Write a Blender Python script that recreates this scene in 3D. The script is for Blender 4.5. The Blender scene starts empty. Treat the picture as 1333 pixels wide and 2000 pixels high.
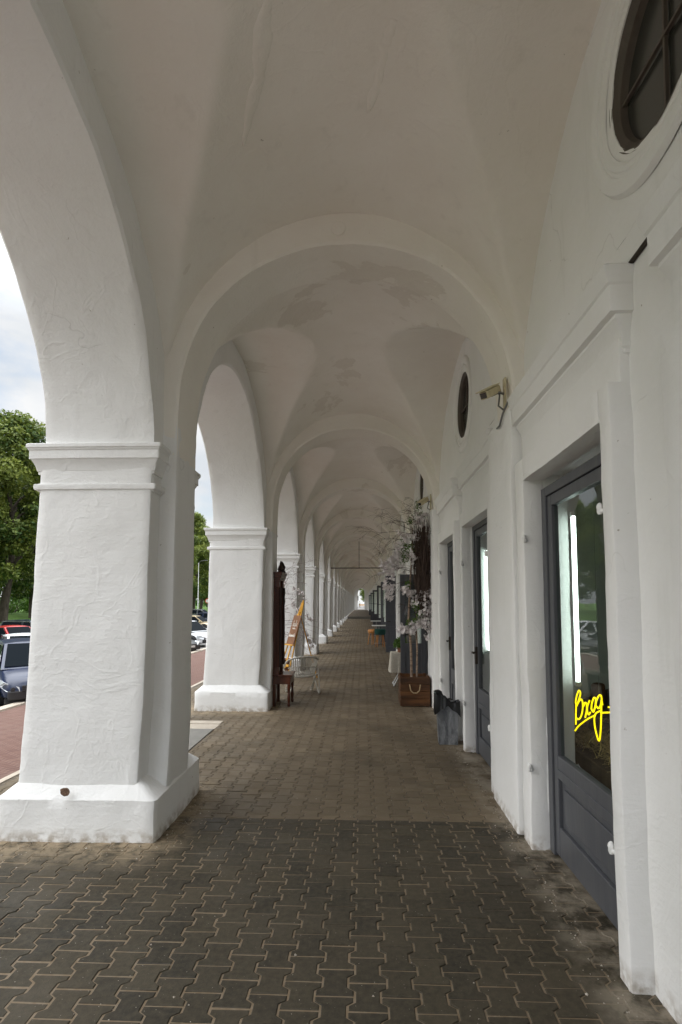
import bpy, bmesh, math, random
from mathutils import Vector, Matrix, noise
S = bpy.context.scene
COL = S.collection
R = math.radians
random.seed(7)

# ------------------------------------------------------------------ camera
cam = bpy.data.cameras.new('camera'); co = bpy.data.objects.new('camera', cam); COL.objects.link(co)
cam.sensor_fit = 'VERTICAL'; cam.sensor_height = 36; cam.sensor_width = 24
cam.lens = 36 * 1050 / 2000
cam.shift_y = 103.5 / 2000
cam.clip_end = 2000; cam.clip_start = 0.05
co.location = (0, 0, 1.6)
co.rotation_euler = (R(90) + math.atan(.07), 0, 0.03849)
S.camera = co

# ------------------------------------------------------------------ world and sun
SUN_EL, SUN_AZ = 34, 246      # azimuth clockwise from +Y: light from behind left of the camera
w = bpy.data.worlds.new('World'); S.world = w; w.use_nodes = True
nt = w.node_tree; N = nt.nodes; L = nt.links; N.clear()
out = N.new('ShaderNodeOutputWorld')
sky = N.new('ShaderNodeTexSky'); sky.sky_type = 'NISHITA'; sky.sun_disc = False
sky.sun_elevation = R(SUN_EL); sky.sun_rotation = R(SUN_AZ); sky.air_density = 1.2; sky.dust_density = 2
b1 = N.new('ShaderNodeBackground'); b1.inputs[1].default_value = .12
L.new(sky.outputs[0], b1.inputs[0])
tc = N.new('ShaderNodeTexCoord')
mp = N.new('ShaderNodeMapping'); mp.inputs['Scale'].default_value = (1, 1, 2.2); mp.inputs['Location'].default_value = (.3, 1.7, .4)
nz = N.new('ShaderNodeTexNoise'); nz.inputs['Scale'].default_value = 2.6; nz.inputs['Detail'].default_value = 7; nz.inputs['Roughness'].default_value = .55
L.new(tc.outputs['Generated'], mp.inputs[0]); L.new(mp.outputs[0], nz.inputs[0])
cr = N.new('ShaderNodeValToRGB'); cr.color_ramp.elements[0].position = .30; cr.color_ramp.elements[1].position = .47
L.new(nz.outputs[0], cr.inputs[0])
nz2 = N.new('ShaderNodeTexNoise'); nz2.inputs['Scale'].default_value = 5; nz2.inputs['Detail'].default_value = 6
L.new(mp.outputs[0], nz2.inputs[0])
cc = N.new('ShaderNodeValToRGB'); cc.color_ramp.elements[0].position = .35; cc.color_ramp.elements[1].position = .62
cc.color_ramp.elements[0].color = (.77, .815, .865, 1); cc.color_ramp.elements[1].color = (.98, .99, 1, 1)
L.new(nz2.outputs[0], cc.inputs[0])
b2 = N.new('ShaderNodeBackground')
sp_ = N.new('ShaderNodeSeparateXYZ'); L.new(tc.outputs['Generated'], sp_.inputs[0])
gr = N.new('ShaderNodeMapRange'); gr.inputs[1].default_value = .42; gr.inputs[2].default_value = 1; gr.inputs[3].default_value = .56; gr.inputs[4].default_value = 4.0
L.new(sp_.outputs[2], gr.inputs[0]); L.new(gr.outputs[0], b2.inputs[1])
L.new(cc.outputs[0], b2.inputs[0])
mx = N.new('ShaderNodeMixShader'); L.new(cr.outputs[0], mx.inputs[0]); L.new(b1.outputs[0], mx.inputs[1]); L.new(b2.outputs[0], mx.inputs[2])
L.new(mx.outputs[0], out.inputs[0])
sl = bpy.data.lights.new('sun', 'SUN'); so = bpy.data.objects.new('sun', sl); COL.objects.link(so)
sl.energy = .65; sl.angle = R(50); sl.color = (1, .98, .955)
az, el = R(SUN_AZ), R(SUN_EL)
dirv = Vector((math.sin(az) * math.cos(el), math.cos(az) * math.cos(el), math.sin(el)))
so.rotation_euler = dirv.to_track_quat('Z', 'Y').to_euler(); so.location = dirv * 40
S.view_settings.view_transform = 'Standard'; S.view_settings.look = 'None'
S.view_settings.exposure = 0.79; S.view_settings.gamma = 1
S.cycles.max_bounces = 10; S.cycles.diffuse_bounces = 8; S.cycles.transparent_max_bounces = 16

# ------------------------------------------------------------------ helpers
class MB:
    def __init__(s): s.v = []; s.f = []
    def add(s, vs, fs):
        o = len(s.v); s.v += [tuple(p) for p in vs]; s.f += [tuple(i + o for i in f) for f in fs]; return s
    def box(s, x0, x1, y0, y1, z0, z1):
        return s.add([(x0,y0,z0),(x1,y0,z0),(x1,y1,z0),(x0,y1,z0),(x0,y0,z1),(x1,y0,z1),(x1,y1,z1),(x0,y1,z1)],
                     [(3,2,1,0),(4,5,6,7),(0,1,5,4),(1,2,6,5),(2,3,7,6),(3,0,4,7)])
    def obox(s, c, ax, ay, az):      # oriented box from half vectors
        c, ax, ay, az = map(Vector, (c, ax, ay, az))
        vs = [c + ax*i + ay*j + az*k for k in (-1,1) for i, j in ((-1,-1),(1,-1),(1,1),(-1,1))]
        return s.add(vs, [(3,2,1,0),(4,5,6,7),(0,1,5,4),(1,2,6,5),(2,3,7,6),(3,0,4,7)])
    def rings(s, rings, cap=True, closed=True):
        n = len(rings[0]); o = len(s.v)
        for r in rings: s.v += [tuple(p) for p in r]
        for i in range(len(rings) - 1):
            for j in range(n if closed else n - 1):
                a = o + i*n + j; b = o + i*n + (j+1) % n
                s.f.append((a, b, b + n, a + n))
        if cap and closed:
            s.f.append(tuple(o + j for j in reversed(range(n)))); e = o + (len(rings)-1)*n
            s.f.append(tuple(e + j for j in range(n)))
        return s
    def tube(s, pts, r, n=8, cap=True):
        pts = [Vector(p) for p in pts]
        rr = r if isinstance(r, (list, tuple)) else [r] * len(pts)
        rings = []; up = None
        for i, p in enumerate(pts):
            t = (pts[min(i+1, len(pts)-1)] - pts[max(i-1, 0)])
            if t.length < 1e-9: t = Vector((0,0,1))
            t.normalize()
            if up is None:
                up = Vector((0,0,1)) if abs(t.z) < .9 else Vector((1,0,0))
            a = t.cross(up)
            if a.length < 1e-4: a = t.cross(Vector((.3,1,.2)))
            a.normalize(); b = a.cross(t).normalized(); up = b
            rings.append([p + (a*math.cos(2*math.pi*k/n) + b*math.sin(2*math.pi*k/n)) * rr[i] for k in range(n)])
        return s.rings(rings, cap)
    def lathe(s, prof, c=(0,0,0), n=20, axis='z'):
        rings = []
        for r, h in prof:
            ring = []
            for k in range(n):
                a = 2*math.pi*k/n; u, v = r*math.cos(a), r*math.sin(a)
                p = (u, v, h) if axis == 'z' else ((h, u, v) if axis == 'x' else (v, h, u))
                ring.append((p[0]+c[0], p[1]+c[1], p[2]+c[2]))
            rings.append(ring)
        return s.rings(rings)
    def rect_loft(s, levels, step=.06, rc=.018):
        """levels: (z, x0, x1, y0, y1); rounded, finely cut rectangle rings"""
        z, x0, x1, y0, y1 = levels[0]
        nx = max(2, int((x1-x0)/step)); ny = max(2, int((y1-y0)/step))
        rings = []
        for z, x0, x1, y0, y1 in levels:
            ring = []
            def side(p, q, n):
                for i in range(n + 1):
                    t = i / n; ring.append((p[0]+(q[0]-p[0])*t, p[1]+(q[1]-p[1])*t, z))
            side((x0+rc, y0), (x1-rc, y0), nx); ring.append((x1-rc*.3, y0+rc*.3, z))
            side((x1, y0+rc), (x1, y1-rc), ny); ring.append((x1-rc*.3, y1-rc*.3, z))
            side((x1-rc, y1), (x0+rc, y1), nx); ring.append((x0+rc*.3, y1-rc*.3, z))
            side((x0, y1-rc), (x0, y0+rc), ny); ring.append((x0+rc*.3, y0+rc*.3, z))
            rings.append(ring)
        return s.rings(rings)
    def gridbox(s, x0, x1, y0, y1, z0, z1, st=.07):
        """box with subdivided faces sharing vertices (cut fine for roughening)"""
        nz_ = max(1, int((z1-z0)/st)); lv = [(z0+(z1-z0)*i/nz_, x0, x1, y0, y1) for i in range(nz_+1)]
        return s.rect_loft(lv, st, min(.012, (x1-x0)*.2, (y1-y0)*.2))

def rough(mb, amp=.006, seed=0, f=3.0):
    o = Vector((seed*7.3, seed*3.1, seed*1.7))
    nv = []
    for p in mb.v:
        q = Vector(p) + o
        d = noise.noise_vector(q*f*.35)*amp*1.8 + noise.noise_vector(q*f)*amp + noise.noise_vector(q*f*3.3)*amp*.5 + noise.noise_vector(q*f*9)*amp*.22
        nv.append((p[0]+d.x, p[1]+d.y, p[2]+d.z*.6))
    mb.v = nv; return mb

def mk(name, mb, m, parent=None, loc=(0,0,0), rot=None, smooth=None, bevel=0, **props):
    me = bpy.data.meshes.new(name); me.from_pydata(mb.v, [], mb.f); me.update()
    if m: me.materials.append(m)
    o = bpy.data.objects.new(name, me); COL.objects.link(o)
    o.location = loc
    if rot: o.rotation_euler = rot
    if parent: o.parent = parent
    if smooth is not None:
        me.polygons.foreach_set('use_smooth', [True]*len(me.polygons))
        if smooth < 180: me.set_sharp_from_angle(angle=R(smooth))
    if bevel:
        b = o.modifiers.new('bevel', 'BEVEL'); b.width = bevel; b.segments = 2; b.limit_method = 'ANGLE'; b.harden_normals = False
    for k, v in props.items(): o[k] = v
    return o

def thing(name, label, cat, loc=(0,0,0), rz=0, group=None):
    o = bpy.data.objects.new(name, None); COL.objects.link(o); o.empty_display_size = .1
    o.location = loc; o.rotation_euler = (0, 0, rz); o['label'] = label; o['category'] = cat
    if group: o['group'] = group
    return o

def tag(o, label, cat, group=None):
    o['label'] = label; o['category'] = cat
    if group: o['group'] = group
    return o

def dup(root, loc=None, rz=None, label=None, parent=None, group=None):
    """copy a thing with its parts and sub-parts, sharing mesh data"""
    def rec(o, par):
        c = o.copy(); COL.objects.link(c)
        if par: c.parent = par
        for ch in list(o.children): rec(ch, c)
        return c
    r = rec(root, parent)
    if loc is not None: r.location = loc
    if rz is not None: r.rotation_euler = (0, 0, rz)
    if label: r['label'] = label
    if group: r['group'] = group
    return r

# ------------------------------------------------------------------ materials
def mat(name, base=(.5,.5,.5), rough_=.6, metal=0, spec=.5):
    m = bpy.data.materials.new(name); m.use_nodes = True
    b = m.node_tree.nodes['Principled BSDF']
    b.inputs['Base Color'].default_value = (*base, 1); b.inputs['Roughness'].default_value = rough_
    b.inputs['Metallic'].default_value = metal; b.inputs['Specular IOR Level'].default_value = spec
    return m
def nodes(m): return m.node_tree.nodes, m.node_tree.links, m.node_tree.nodes['Principled BSDF']
def tex_noise(m, scale, detail=4, rgh=.55, coord='Object', stretch=None, dist=0):
    Nn, Ll, b = nodes(m)
    t = Nn.new('ShaderNodeTexCoord'); n = Nn.new('ShaderNodeTexNoise')
    n.inputs['Scale'].default_value = scale; n.inputs['Detail'].default_value = detail; n.inputs['Roughness'].default_value = rgh
    n.inputs['Distortion'].default_value = dist
    src = t.outputs[coord]
    if coord == 'World':
        pass
    if stretch:
        mpp = Nn.new('ShaderNodeMapping'); mpp.inputs['Scale'].default_value = stretch
        Ll.new(src, mpp.inputs[0]); src = mpp.outputs[0]
    Ll.new(src, n.inputs[0]); return n
def ramp(m, src, stops):
    Nn, Ll, b = nodes(m); r = Nn.new('ShaderNodeValToRGB')
    while len(r.color_ramp.elements) < len(stops): r.color_ramp.elements.new(.5)
    for e, (p, c) in zip(r.color_ramp.elements, stops):
        e.position = p; e.color = (*c, 1) if len(c) == 3 else c
    Ll.new(src, r.inputs[0]); return r
def mixc(m, fac, a, b_, mode='MIX'):
    Nn, Ll, b = nodes(m); x = Nn.new('ShaderNodeMix'); x.data_type = 'RGBA'; x.blend_type = mode
    for s_, i in ((fac, 0), (a, 6), (b_, 7)):
        if isinstance(s_, (int, float)): x.inputs[i].default_value = s_
        elif isinstance(s_, tuple): x.inputs[i].default_value = (*s_, 1)
        else: Ll.new(s_, x.inputs[i])
    return x.outputs[2]
def bump(m, src, strength=.3, dist=.01, prev=None):
    Nn, Ll, b = nodes(m); x = Nn.new('ShaderNodeBump'); x.inputs['Strength'].default_value = strength; x.inputs['Distance'].default_value = dist
    Ll.new(src, x.inputs['Height'])
    if prev: Ll.new(prev, x.inputs['Normal'])
    Ll.new(x.outputs[0], b.inputs['Normal']); return x.outputs[0]
def geo_pos(m):
    Nn, Ll, b = nodes(m); g = Nn.new('ShaderNodeNewGeometry'); return g.outputs['Position']
def wnoise(m, scale, detail=4, rgh=.55, stretch=(1,1,1), off=(0,0,0), dist=0):
    Nn, Ll, b = nodes(m); mpp = Nn.new('ShaderNodeMapping'); mpp.inputs['Scale'].default_value = stretch; mpp.inputs['Location'].default_value = off
    Ll.new(geo_pos(m), mpp.inputs[0]); n = Nn.new('ShaderNodeTexNoise')
    n.inputs['Scale'].default_value = scale; n.inputs['Detail'].default_value = detail; n.inputs['Roughness'].default_value = rgh; n.inputs['Distortion'].default_value = dist
    Ll.new(mpp.outputs[0], n.inputs[0]); return n.outputs[0]

def plaster(name, base, dirty, stain=.0, low_dirt=True):
    m = mat(name, base, .85, spec=.25); Nn, Ll, b = nodes(m)
    n1 = wnoise(m, 1.1, 6, .6)
    c = mixc(m, ramp(m, n1, [(.38, (0,0,0)), (.68, (1,1,1))]).outputs[0], base, dirty)
    # thin vertical run marks
    n2 = wnoise(m, 3, 5, .6, (2.4, 2.4, .35), (4, 2, 1))
    c = mixc(m, ramp(m, n2, [(.60, (0,0,0)), (.80, (.5,.5,.5))]).outputs[0], c, tuple(x*.86 for x in dirty))
    # flaking spots and specks
    n3 = wnoise(m, 21, 3, .6, off=(9, 3, 5))
    c = mixc(m, ramp(m, n3, [(.74, (0,0,0)), (.77, (.75,.75,.75))]).outputs[0], c, (.30, .26, .21))
    if low_dirt:      # splash dirt just above the paving
        sp = Nn.new('ShaderNodeSeparateXYZ'); Ll.new(geo_pos(m), sp.inputs[0])
        mr = Nn.new('ShaderNodeMapRange'); mr.inputs[1].default_value = .0; mr.inputs[2].default_value = .10; mr.inputs[3].default_value = 1; mr.inputs[4].default_value = 0
        Ll.new(sp.outputs[2], mr.inputs[0])
        ml = Nn.new('ShaderNodeMath'); ml.operation = 'MULTIPLY'; Ll.new(mr.outputs[0], ml.inputs[0])
        n4 = wnoise(m, 14, 4, .6); Ll.new(ramp(m, n4, [(.4,(0,0,0)),(.62,(1,1,1))]).outputs[0], ml.inputs[1])
        c = mixc(m, ml.outputs[0], c, (.36, .31, .25))
    if stain:
        n5 = wnoise(m, .55, 7, .62, off=(3, 8, 2), dist=.6)
        f5 = ramp(m, n5, [(.585, (0,0,0)), (.592, (stain,)*3), (.70, (stain*.6,)*3)])
        c = mixc(m, f5.outputs[0], c, (.47, .41, .33))
    Ll.new(c, b.inputs['Base Color'])
    h1 = wnoise(m, 7, 6, .62); h2 = wnoise(m, 48, 4, .6); h3 = wnoise(m, 2.2, 3, .5, dist=1.4)
    # trowel ridges, brush strokes and hairline cracks
    r3 = ramp(m, h3, [(.47, (0,0,0)), (.5, (1,1,1)), (.53, (.15,.15,.15))])
    h4 = wnoise(m, 11, 5, .6, (.35, .35, 2.2), (2,2,2), 1.2)
    vo = Nn.new('ShaderNodeTexVoronoi'); vo.feature = 'DISTANCE_TO_EDGE'; vo.inputs['Scale'].default_value = .8
    mp2 = Nn.new('ShaderNodeVectorMath'); mp2.operation = 'ADD'; nn_ = Nn.new('ShaderNodeTexNoise'); nn_.inputs['Scale'].default_value = 1.6; nn_.inputs['Detail'].default_value = 4; nn_.inputs['Roughness'].default_value = .45
    Ll.new(geo_pos(m), nn_.inputs[0]); Ll.new(geo_pos(m), mp2.inputs[0]); Ll.new(nn_.outputs['Color'], mp2.inputs[1]); Ll.new(mp2.outputs[0], vo.inputs[0])
    crk = ramp(m, vo.outputs[0], [(.0, (.35,.35,.35)), (.0035, (1,1,1))])
    msk = ramp(m, wnoise(m, .9, 3, .5, off=(7,1,3)), [(.60, (0,0,0)), (.66, (1,1,1))])
    ck = mixc(m, msk.outputs[0] if low_dirt else 0., (1.,1.,1.), crk.outputs[0])
    c = mixc(m, ck, tuple(x*.80 for x in dirty), c); Ll.new(c, b.inputs['Base Color'])
    p = bump(m, h1, .46, .016); p = bump(m, h4, .30, .008, p); p = bump(m, h2, .35, .004, p); p = bump(m, r3.outputs[0], .15, .008, p); bump(m, ck, .35, .004, p)
    return m
M = {}
M['plaster'] = plaster('white limewashed plaster', (.82, .825, .82), (.76, .76, .75))
M['vault'] = plaster('vault plaster', (.85, .825, .775), (.80, .765, .705), .24, False)
M['wallp'] = plaster('shop wall plaster', (.84, .84, .84), (.79, .79, .78))
M['roofslab'] = mat('roof felt', (.12, .11, .10), .9)

def paint(name, c, rg=.45, wear=(.2,.2,.2), bumps=.1):
    m = mat(name, c, rg); n = tex_noise(m, 6, 6, .65, stretch=(3, 3, .6)); Nn, Ll, b = nodes(m)
    Ll.new(mixc(m, ramp(m, n.outputs[0], [(.42,(0,0,0)),(.75,(1,1,1))]).outputs[0], c, wear), b.inputs['Base Color'])
    n2 = tex_noise(m, 40, 4, .6, stretch=(1, 1, .15)); bump(m, n2.outputs[0], bumps, .003); return m
M['door'] = paint('grey door paint', (.080, .084, .096), .42, (.105, .108, .115), .25)
M['doord'] = paint('dark door paint', (.052, .056, .068), .42, (.07, .073, .084), .25)
M['rframe'] = paint('brown window frame', (.075, .060, .050), .6, (.11, .09, .07))
def glass(name, tint=(.9,.95,.93), trans=.82, rg=.01):
    m = bpy.data.materials.new(name); m.use_nodes = True; Nn, Ll = m.node_tree.nodes, m.node_tree.links; Nn.clear()
    o = Nn.new('ShaderNodeOutputMaterial'); t = Nn.new('ShaderNodeBsdfTransparent'); t.inputs[0].default_value = (*tint, 1)
    g = Nn.new('ShaderNodeBsdfGlossy'); g.inputs['Roughness'].default_value = rg
    f = Nn.new('ShaderNodeFresnel'); f.inputs[0].default_value = 1.5
    mr = Nn.new('ShaderNodeMapRange'); mr.inputs[3].default_value = (1 - trans)*.5; mr.inputs[4].default_value = 1
    nn = Nn.new('ShaderNodeTexNoise'); nn.inputs['Scale'].default_value = 2.2; bp = Nn.new('ShaderNodeBump'); bp.inputs['Strength'].default_value = .05; bp.inputs['Distance'].default_value = .02
    tcc = Nn.new('ShaderNodeTexCoord'); Ll.new(tcc.outputs['Object'], nn.inputs[0]); Ll.new(nn.outputs[0], bp.inputs['Height']); Ll.new(bp.outputs[0], g.inputs['Normal'])
    x = Nn.new('ShaderNodeMixShader'); Ll.new(f.outputs[0], mr.inputs[0]); ge = Nn.new('ShaderNodeNewGeometry'); iv = Nn.new('ShaderNodeMath'); iv.operation = 'SUBTRACT'; iv.inputs[0].default_value = 1; Ll.new(ge.outputs['Backfacing'], iv.inputs[1]); mm = Nn.new('ShaderNodeMath'); mm.operation = 'MULTIPLY'; Ll.new(mr.outputs[0], mm.inputs[0]); Ll.new(iv.outputs[0], mm.inputs[1]); Ll.new(mm.outputs[0], x.inputs[0]); Ll.new(t.outputs[0], x.inputs[1]); Ll.new(g.outputs[0], x.inputs[2]); Ll.new(x.outputs[0], o.inputs[0])
    return m
M['glass'] = glass('shop glass', (.88, .93, .90), .90)
M['oglass'] = mat('dusty round window glass', (.035, .036, .032), .22, spec=.6)
M['carglass'] = mat('car glass', (.008, .011, .014), .08, spec=.10); M['carglass'].node_tree.nodes['Principled BSDF'].inputs['IOR'].default_value = 1.12

def paving(name, mortar=False):
    m = mat(name, (.1,.09,.08), .78, spec=.3); Nn, Ll, b = nodes(m)
    sp = Nn.new('ShaderNodeSeparateXYZ'); Ll.new(geo_pos(m), sp.inputs[0])
    def step(out, a, b_, lo=0., hi=1.):
        r = Nn.new('ShaderNodeMapRange'); r.inputs[1].default_value = a; r.inputs[2].default_value = b_; r.inputs[3].default_value = lo; r.inputs[4].default_value = hi; Ll.new(out, r.inputs[0]); return r.outputs[0]
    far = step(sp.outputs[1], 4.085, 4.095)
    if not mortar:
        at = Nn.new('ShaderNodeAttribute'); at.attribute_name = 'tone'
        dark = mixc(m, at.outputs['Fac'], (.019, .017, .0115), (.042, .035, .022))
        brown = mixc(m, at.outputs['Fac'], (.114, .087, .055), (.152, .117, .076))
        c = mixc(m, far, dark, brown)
        n1 = wnoise(m, 34, 5, .7)
        c = mixc(m, ramp(m, n1, [(.35,(0,0,0)),(.75,(.32,.32,.32))]).outputs[0], c, (.14,.112,.074))
        n1b = wnoise(m, 1.3, 4, .6, off=(4,4,0))
        c = mixc(m, ramp(m, n1b, [(.45,(0,0,0)),(.7,(.55,.55,.55))]).outputs[0], c, (.066,.053,.035))
        n2 = wnoise(m, 95, 2, .5, off=(2,7,0))
        c = mixc(m, ramp(m, n2, [(.73,(0,0,0)),(.76,(1,1,1))]).outputs[0], c, (.42,.39,.34))
    else:
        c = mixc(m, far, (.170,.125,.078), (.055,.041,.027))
        n1 = wnoise(m, 30, 4, .6); c = mixc(m, ramp(m, n1, [(.4,(0,0,0)),(.7,(.6,.6,.6))]).outputs[0], c, (.24,.20,.15))
    # washed-off lime and sand lying along the wall foot and round the first pier
    dx = step(sp.outputs[0], .88, 1.08)
    nd = wnoise(m, 5, 5, .65, off=(1,5,0)); nd2 = ramp(m, nd, [(.40,(0,0,0)),(.60,(1,1,1))]).outputs[0]
    mu = Nn.new('ShaderNodeMath'); mu.operation = 'MULTIPLY'; Ll.new(dx, mu.inputs[0]); Ll.new(nd2, mu.inputs[1])
    c = mixc(m, mu.outputs[0], c, (.25,.215,.165))
    # pier foot: distance from box
    def absdist(o_, ctr, half, fall):
        s1 = Nn.new('ShaderNodeMath'); s1.operation = 'SUBTRACT'; Ll.new(o_, s1.inputs[0]); s1.inputs[1].default_value = ctr
        a1 = Nn.new('ShaderNodeMath'); a1.operation = 'ABSOLUTE'; Ll.new(s1.outputs[0], a1.inputs[0])
        return step(a1.outputs[0], half, half + fall, 1., 0.)
    # repeat along y by the bay length
    md = Nn.new('ShaderNodeMath'); md.operation = 'WRAP'; Ll.new(sp.outputs[1], md.inputs[0]); md.inputs[1].default_value = 6.345; md.inputs[2].default_value = 1.995
    my = absdist(md.outputs[0], 4.17, .50, .42); mxx = absdist(sp.outputs[0], -1.95, .52, .30)
    m2 = Nn.new('ShaderNodeMath'); m2.operation = 'MULTIPLY'; Ll.new(my, m2.inputs[0]); Ll.new(mxx, m2.inputs[1])
    m3 = Nn.new('ShaderNodeMath'); m3.operation = 'MULTIPLY'; Ll.new(m2.outputs[0], m3.inputs[0])
    nd3 = ramp(m, wnoise(m, 9, 5, .7, off=(8,2,0)), [(.36,(0,0,0)),(.56,(1,1,1))]).outputs[0]; Ll.new(nd3, m3.inputs[1])
    c = mixc(m, m3.outputs[0], c, (.30,.235,.155))
    nd4 = ramp(m, wnoise(m, 16, 5, .7, off=(3,6,0)), [(.62,(0,0,0)),(.66,(1,1,1))]).outputs[0]
    m4 = Nn.new('ShaderNodeMath'); m4.operation = 'MULTIPLY'; Ll.new(m2.outputs[0], m4.inputs[0]); Ll.new(nd4, m4.inputs[1])
    c = mixc(m, m4.outputs[0], c, (.05,.035,.022))
    Ll.new(c, b.inputs['Base Color'])
    p = bump(m, wnoise(m, 120, 4, .7), .35, .004); bump(m, wnoise(m, 14, 3, .6), .25, .006, p)
    n6 = wnoise(m, 2.5, 4, .6, off=(6,1,0)); Ll.new(ramp(m, n6, [(.35,(.55,.55,.55)),(.65,(.85,.85,.85))]).outputs[0], b.inputs['Roughness'])
    return m
M['paver'] = paving('concrete pavers'); M['bed'] = paving('sand joints', True)

def simple_noise(name, a, b_, scale, rg=.8, bs=.2, bd=.01, stretch=(1,1,1), spec=.4):
    m = mat(name, a, rg, spec=spec); Nn, Ll, b = nodes(m); n = wnoise(m, scale, 6, .65, stretch)
    Ll.new(mixc(m, ramp(m, n, [(.35,(0,0,0)),(.7,(1,1,1))]).outputs[0], a, b_), b.inputs['Base Color'])
    if bs: bump(m, wnoise(m, scale*6, 4, .6, stretch), bs, bd)
    return m
M['asphalt'] = simple_noise('asphalt', (.12,.115,.11), (.19,.18,.17), 3)
M['lawn'] = simple_noise('lawn', (.06,.13,.018), (.11,.21,.03), 2, .9, .6, .03)
M['conc'] = simple_noise('grey concrete slab', (.15,.145,.13), (.20,.19,.17), 5)
M['strip'] = simple_noise('pale kerb concrete', (.36,.31,.25), (.45,.40,.33), 9)
M['whitep'] = simple_noise('white painted board', (.62,.62,.61), (.52,.51,.49), 12)
def brickpave():
    m = mat('red brick paving', (.3,.15,.12), .85, spec=.25); Nn, Ll, b = nodes(m)
    br = Nn.new('ShaderNodeTexBrick'); br.inputs['Color1'].default_value = (.100,.050,.039,1); br.inputs['Color2'].default_value = (.135,.075,.058,1); br.inputs['Mortar'].default_value = (.20,.13,.11,1)
    br.inputs['Scale'].default_value = 1; br.inputs['Brick Width'].default_value = .2; br.inputs['Row Height'].default_value = .1; br.inputs['Mortar Size'].default_value = .006
    Ll.new(geo_pos(m), br.inputs[0]); n = wnoise(m, 1.2, 5, .6)
    Ll.new(mixc(m, ramp(m, n, [(.4,(0,0,0)),(.7,(.5,.5,.5))]).outputs[0], br.outputs[0], (.15,.10,.083)), b.inputs['Base Color'])
    bump(m, br.outputs[1], .4, -.006); return m
M['redbrick'] = brickpave()
def wood(name, a, b_, rg=.5, sc=8, stretch=(1,1,.08), coord='Object', spec=.4):
    m = mat(name, a, rg, spec=spec); Nn, Ll, b = nodes(m); n = tex_noise(m, sc, 6, .65, coord, stretch, .8)
    Ll.new(mixc(m, ramp(m, n.outputs[0], [(.35,(0,0,0)),(.68,(1,1,1))]).outputs[0], a, b_), b.inputs['Base Color'])
    bump(m, n.outputs[0], .25, .004); return m
M['mahog'] = wood('dark mahogany', (.035,.010,.006), (.115,.032,.014), .28)
M['ebony'] = wood('nearly black carved wood', (.014,.007,.005), (.04,.018,.01), .3)
M['crate'] = wood('stained crate boards', (.030,.012,.004), (.15,.062,.02), .55, 7, (.12,1,1))
M['easel'] = wood('yellow varnished pine', (.58,.29,.035), (.72,.40,.06), .45, 12)
M['board'] = wood('brown sign board', (.16,.075,.038), (.24,.12,.065), .55, 10)
M['legwood'] = wood('orange beech', (.42,.17,.045), (.55,.25,.08), .45)
M['log'] = wood('bark log', (.028,.017,.01), (.09,.055,.03), .9, 14)
M['bark'] = simple_noise('tree bark', (.05,.04,.03), (.11,.09,.07), 7, .95, .8, .03, (1,1,.3))
M['birch'] = simple_noise('pale birch bark', (.36,.27,.20), (.10,.06,.04), 13, .7, .4, .004, (1,1,2.2))
M['twig'] = mat('dark twigs', (.075,.048,.040), .8)
M['ptwig'] = mat('pinkish twigs', (.22,.17,.165), .8)
M['blossom'] = simple_noise('white silk blossom', (.66,.61,.61), (.76,.73,.73), 30, .8, 0)
M['darktwig'] = simple_noise('bundle of dark brushwood', (.045,.029,.023), (.12,.082,.066), 25, .9, .6, .01, (1,1,.15))
def leafm(name, a, b_):
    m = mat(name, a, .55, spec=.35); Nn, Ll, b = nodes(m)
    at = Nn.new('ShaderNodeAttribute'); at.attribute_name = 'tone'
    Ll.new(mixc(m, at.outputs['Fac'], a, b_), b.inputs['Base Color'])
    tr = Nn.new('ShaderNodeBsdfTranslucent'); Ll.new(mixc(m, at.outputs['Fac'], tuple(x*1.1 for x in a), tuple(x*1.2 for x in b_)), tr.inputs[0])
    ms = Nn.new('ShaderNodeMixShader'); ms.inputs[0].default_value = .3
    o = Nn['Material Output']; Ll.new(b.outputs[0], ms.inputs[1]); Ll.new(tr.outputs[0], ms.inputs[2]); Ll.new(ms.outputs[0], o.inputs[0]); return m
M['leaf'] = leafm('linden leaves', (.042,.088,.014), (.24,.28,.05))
M['bleaf'] = leafm('bright bush leaves', (.05,.12,.015), (.12,.22,.03))
M['gleaf'] = leafm('green silk leaves', (.05,.11,.02), (.13,.22,.04))
M['rattan'] = simple_noise('white painted rattan', (.62,.60,.55), (.50,.47,.42), 20, .55, .2, .003)
M['galv'] = None
def galv():
    m = mat('brushed grey bin metal', (.12,.13,.15), .45, .35); Nn, Ll, b = nodes(m)
    n = tex_noise(m, 9, 7, .75, stretch=(1,1,.35), dist=.5); n2 = tex_noise(m, 3, 4, .6, stretch=(3,3,.6))
    c = mixc(m, ramp(m, n.outputs[0], [(.45,(0,0,0)),(.72,(1,1,1))]).outputs[0], (.13,.14,.158), (.50,.52,.55))
    c = mixc(m, ramp(m, n2.outputs[0], [(.5,(0,0,0)),(.7,(.7,.7,.7))]).outputs[0], c, (.26,.27,.29))
    Ll.new(c, b.inputs['Base Color']); bump(m, n.outputs[0], .1, .003); return m
M['galv'] = galv()
M['bag'] = mat('black plastic bag', (.008,.008,.009), .28, spec=.6)
M['rope'] = simple_noise('natural rope', (.42,.32,.19), (.28,.2,.11), 60, .9, .6, .003)
M['cream'] = simple_noise('cream lamp housing', (.60,.54,.36), (.48,.42,.27), 30, .5, .1, .003)
M['metal'] = mat('grey metal', (.22,.22,.22), .4, .7)
M['iron'] = mat('rusty iron', (.045,.035,.028), .7, .4)
M['white'] = mat('white enamel', (.72,.72,.71), .4)
M['crochet'] = simple_noise('crochet cloth', (.66,.62,.53), (.46,.42,.35), 70, .95, .8, .01)
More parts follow.
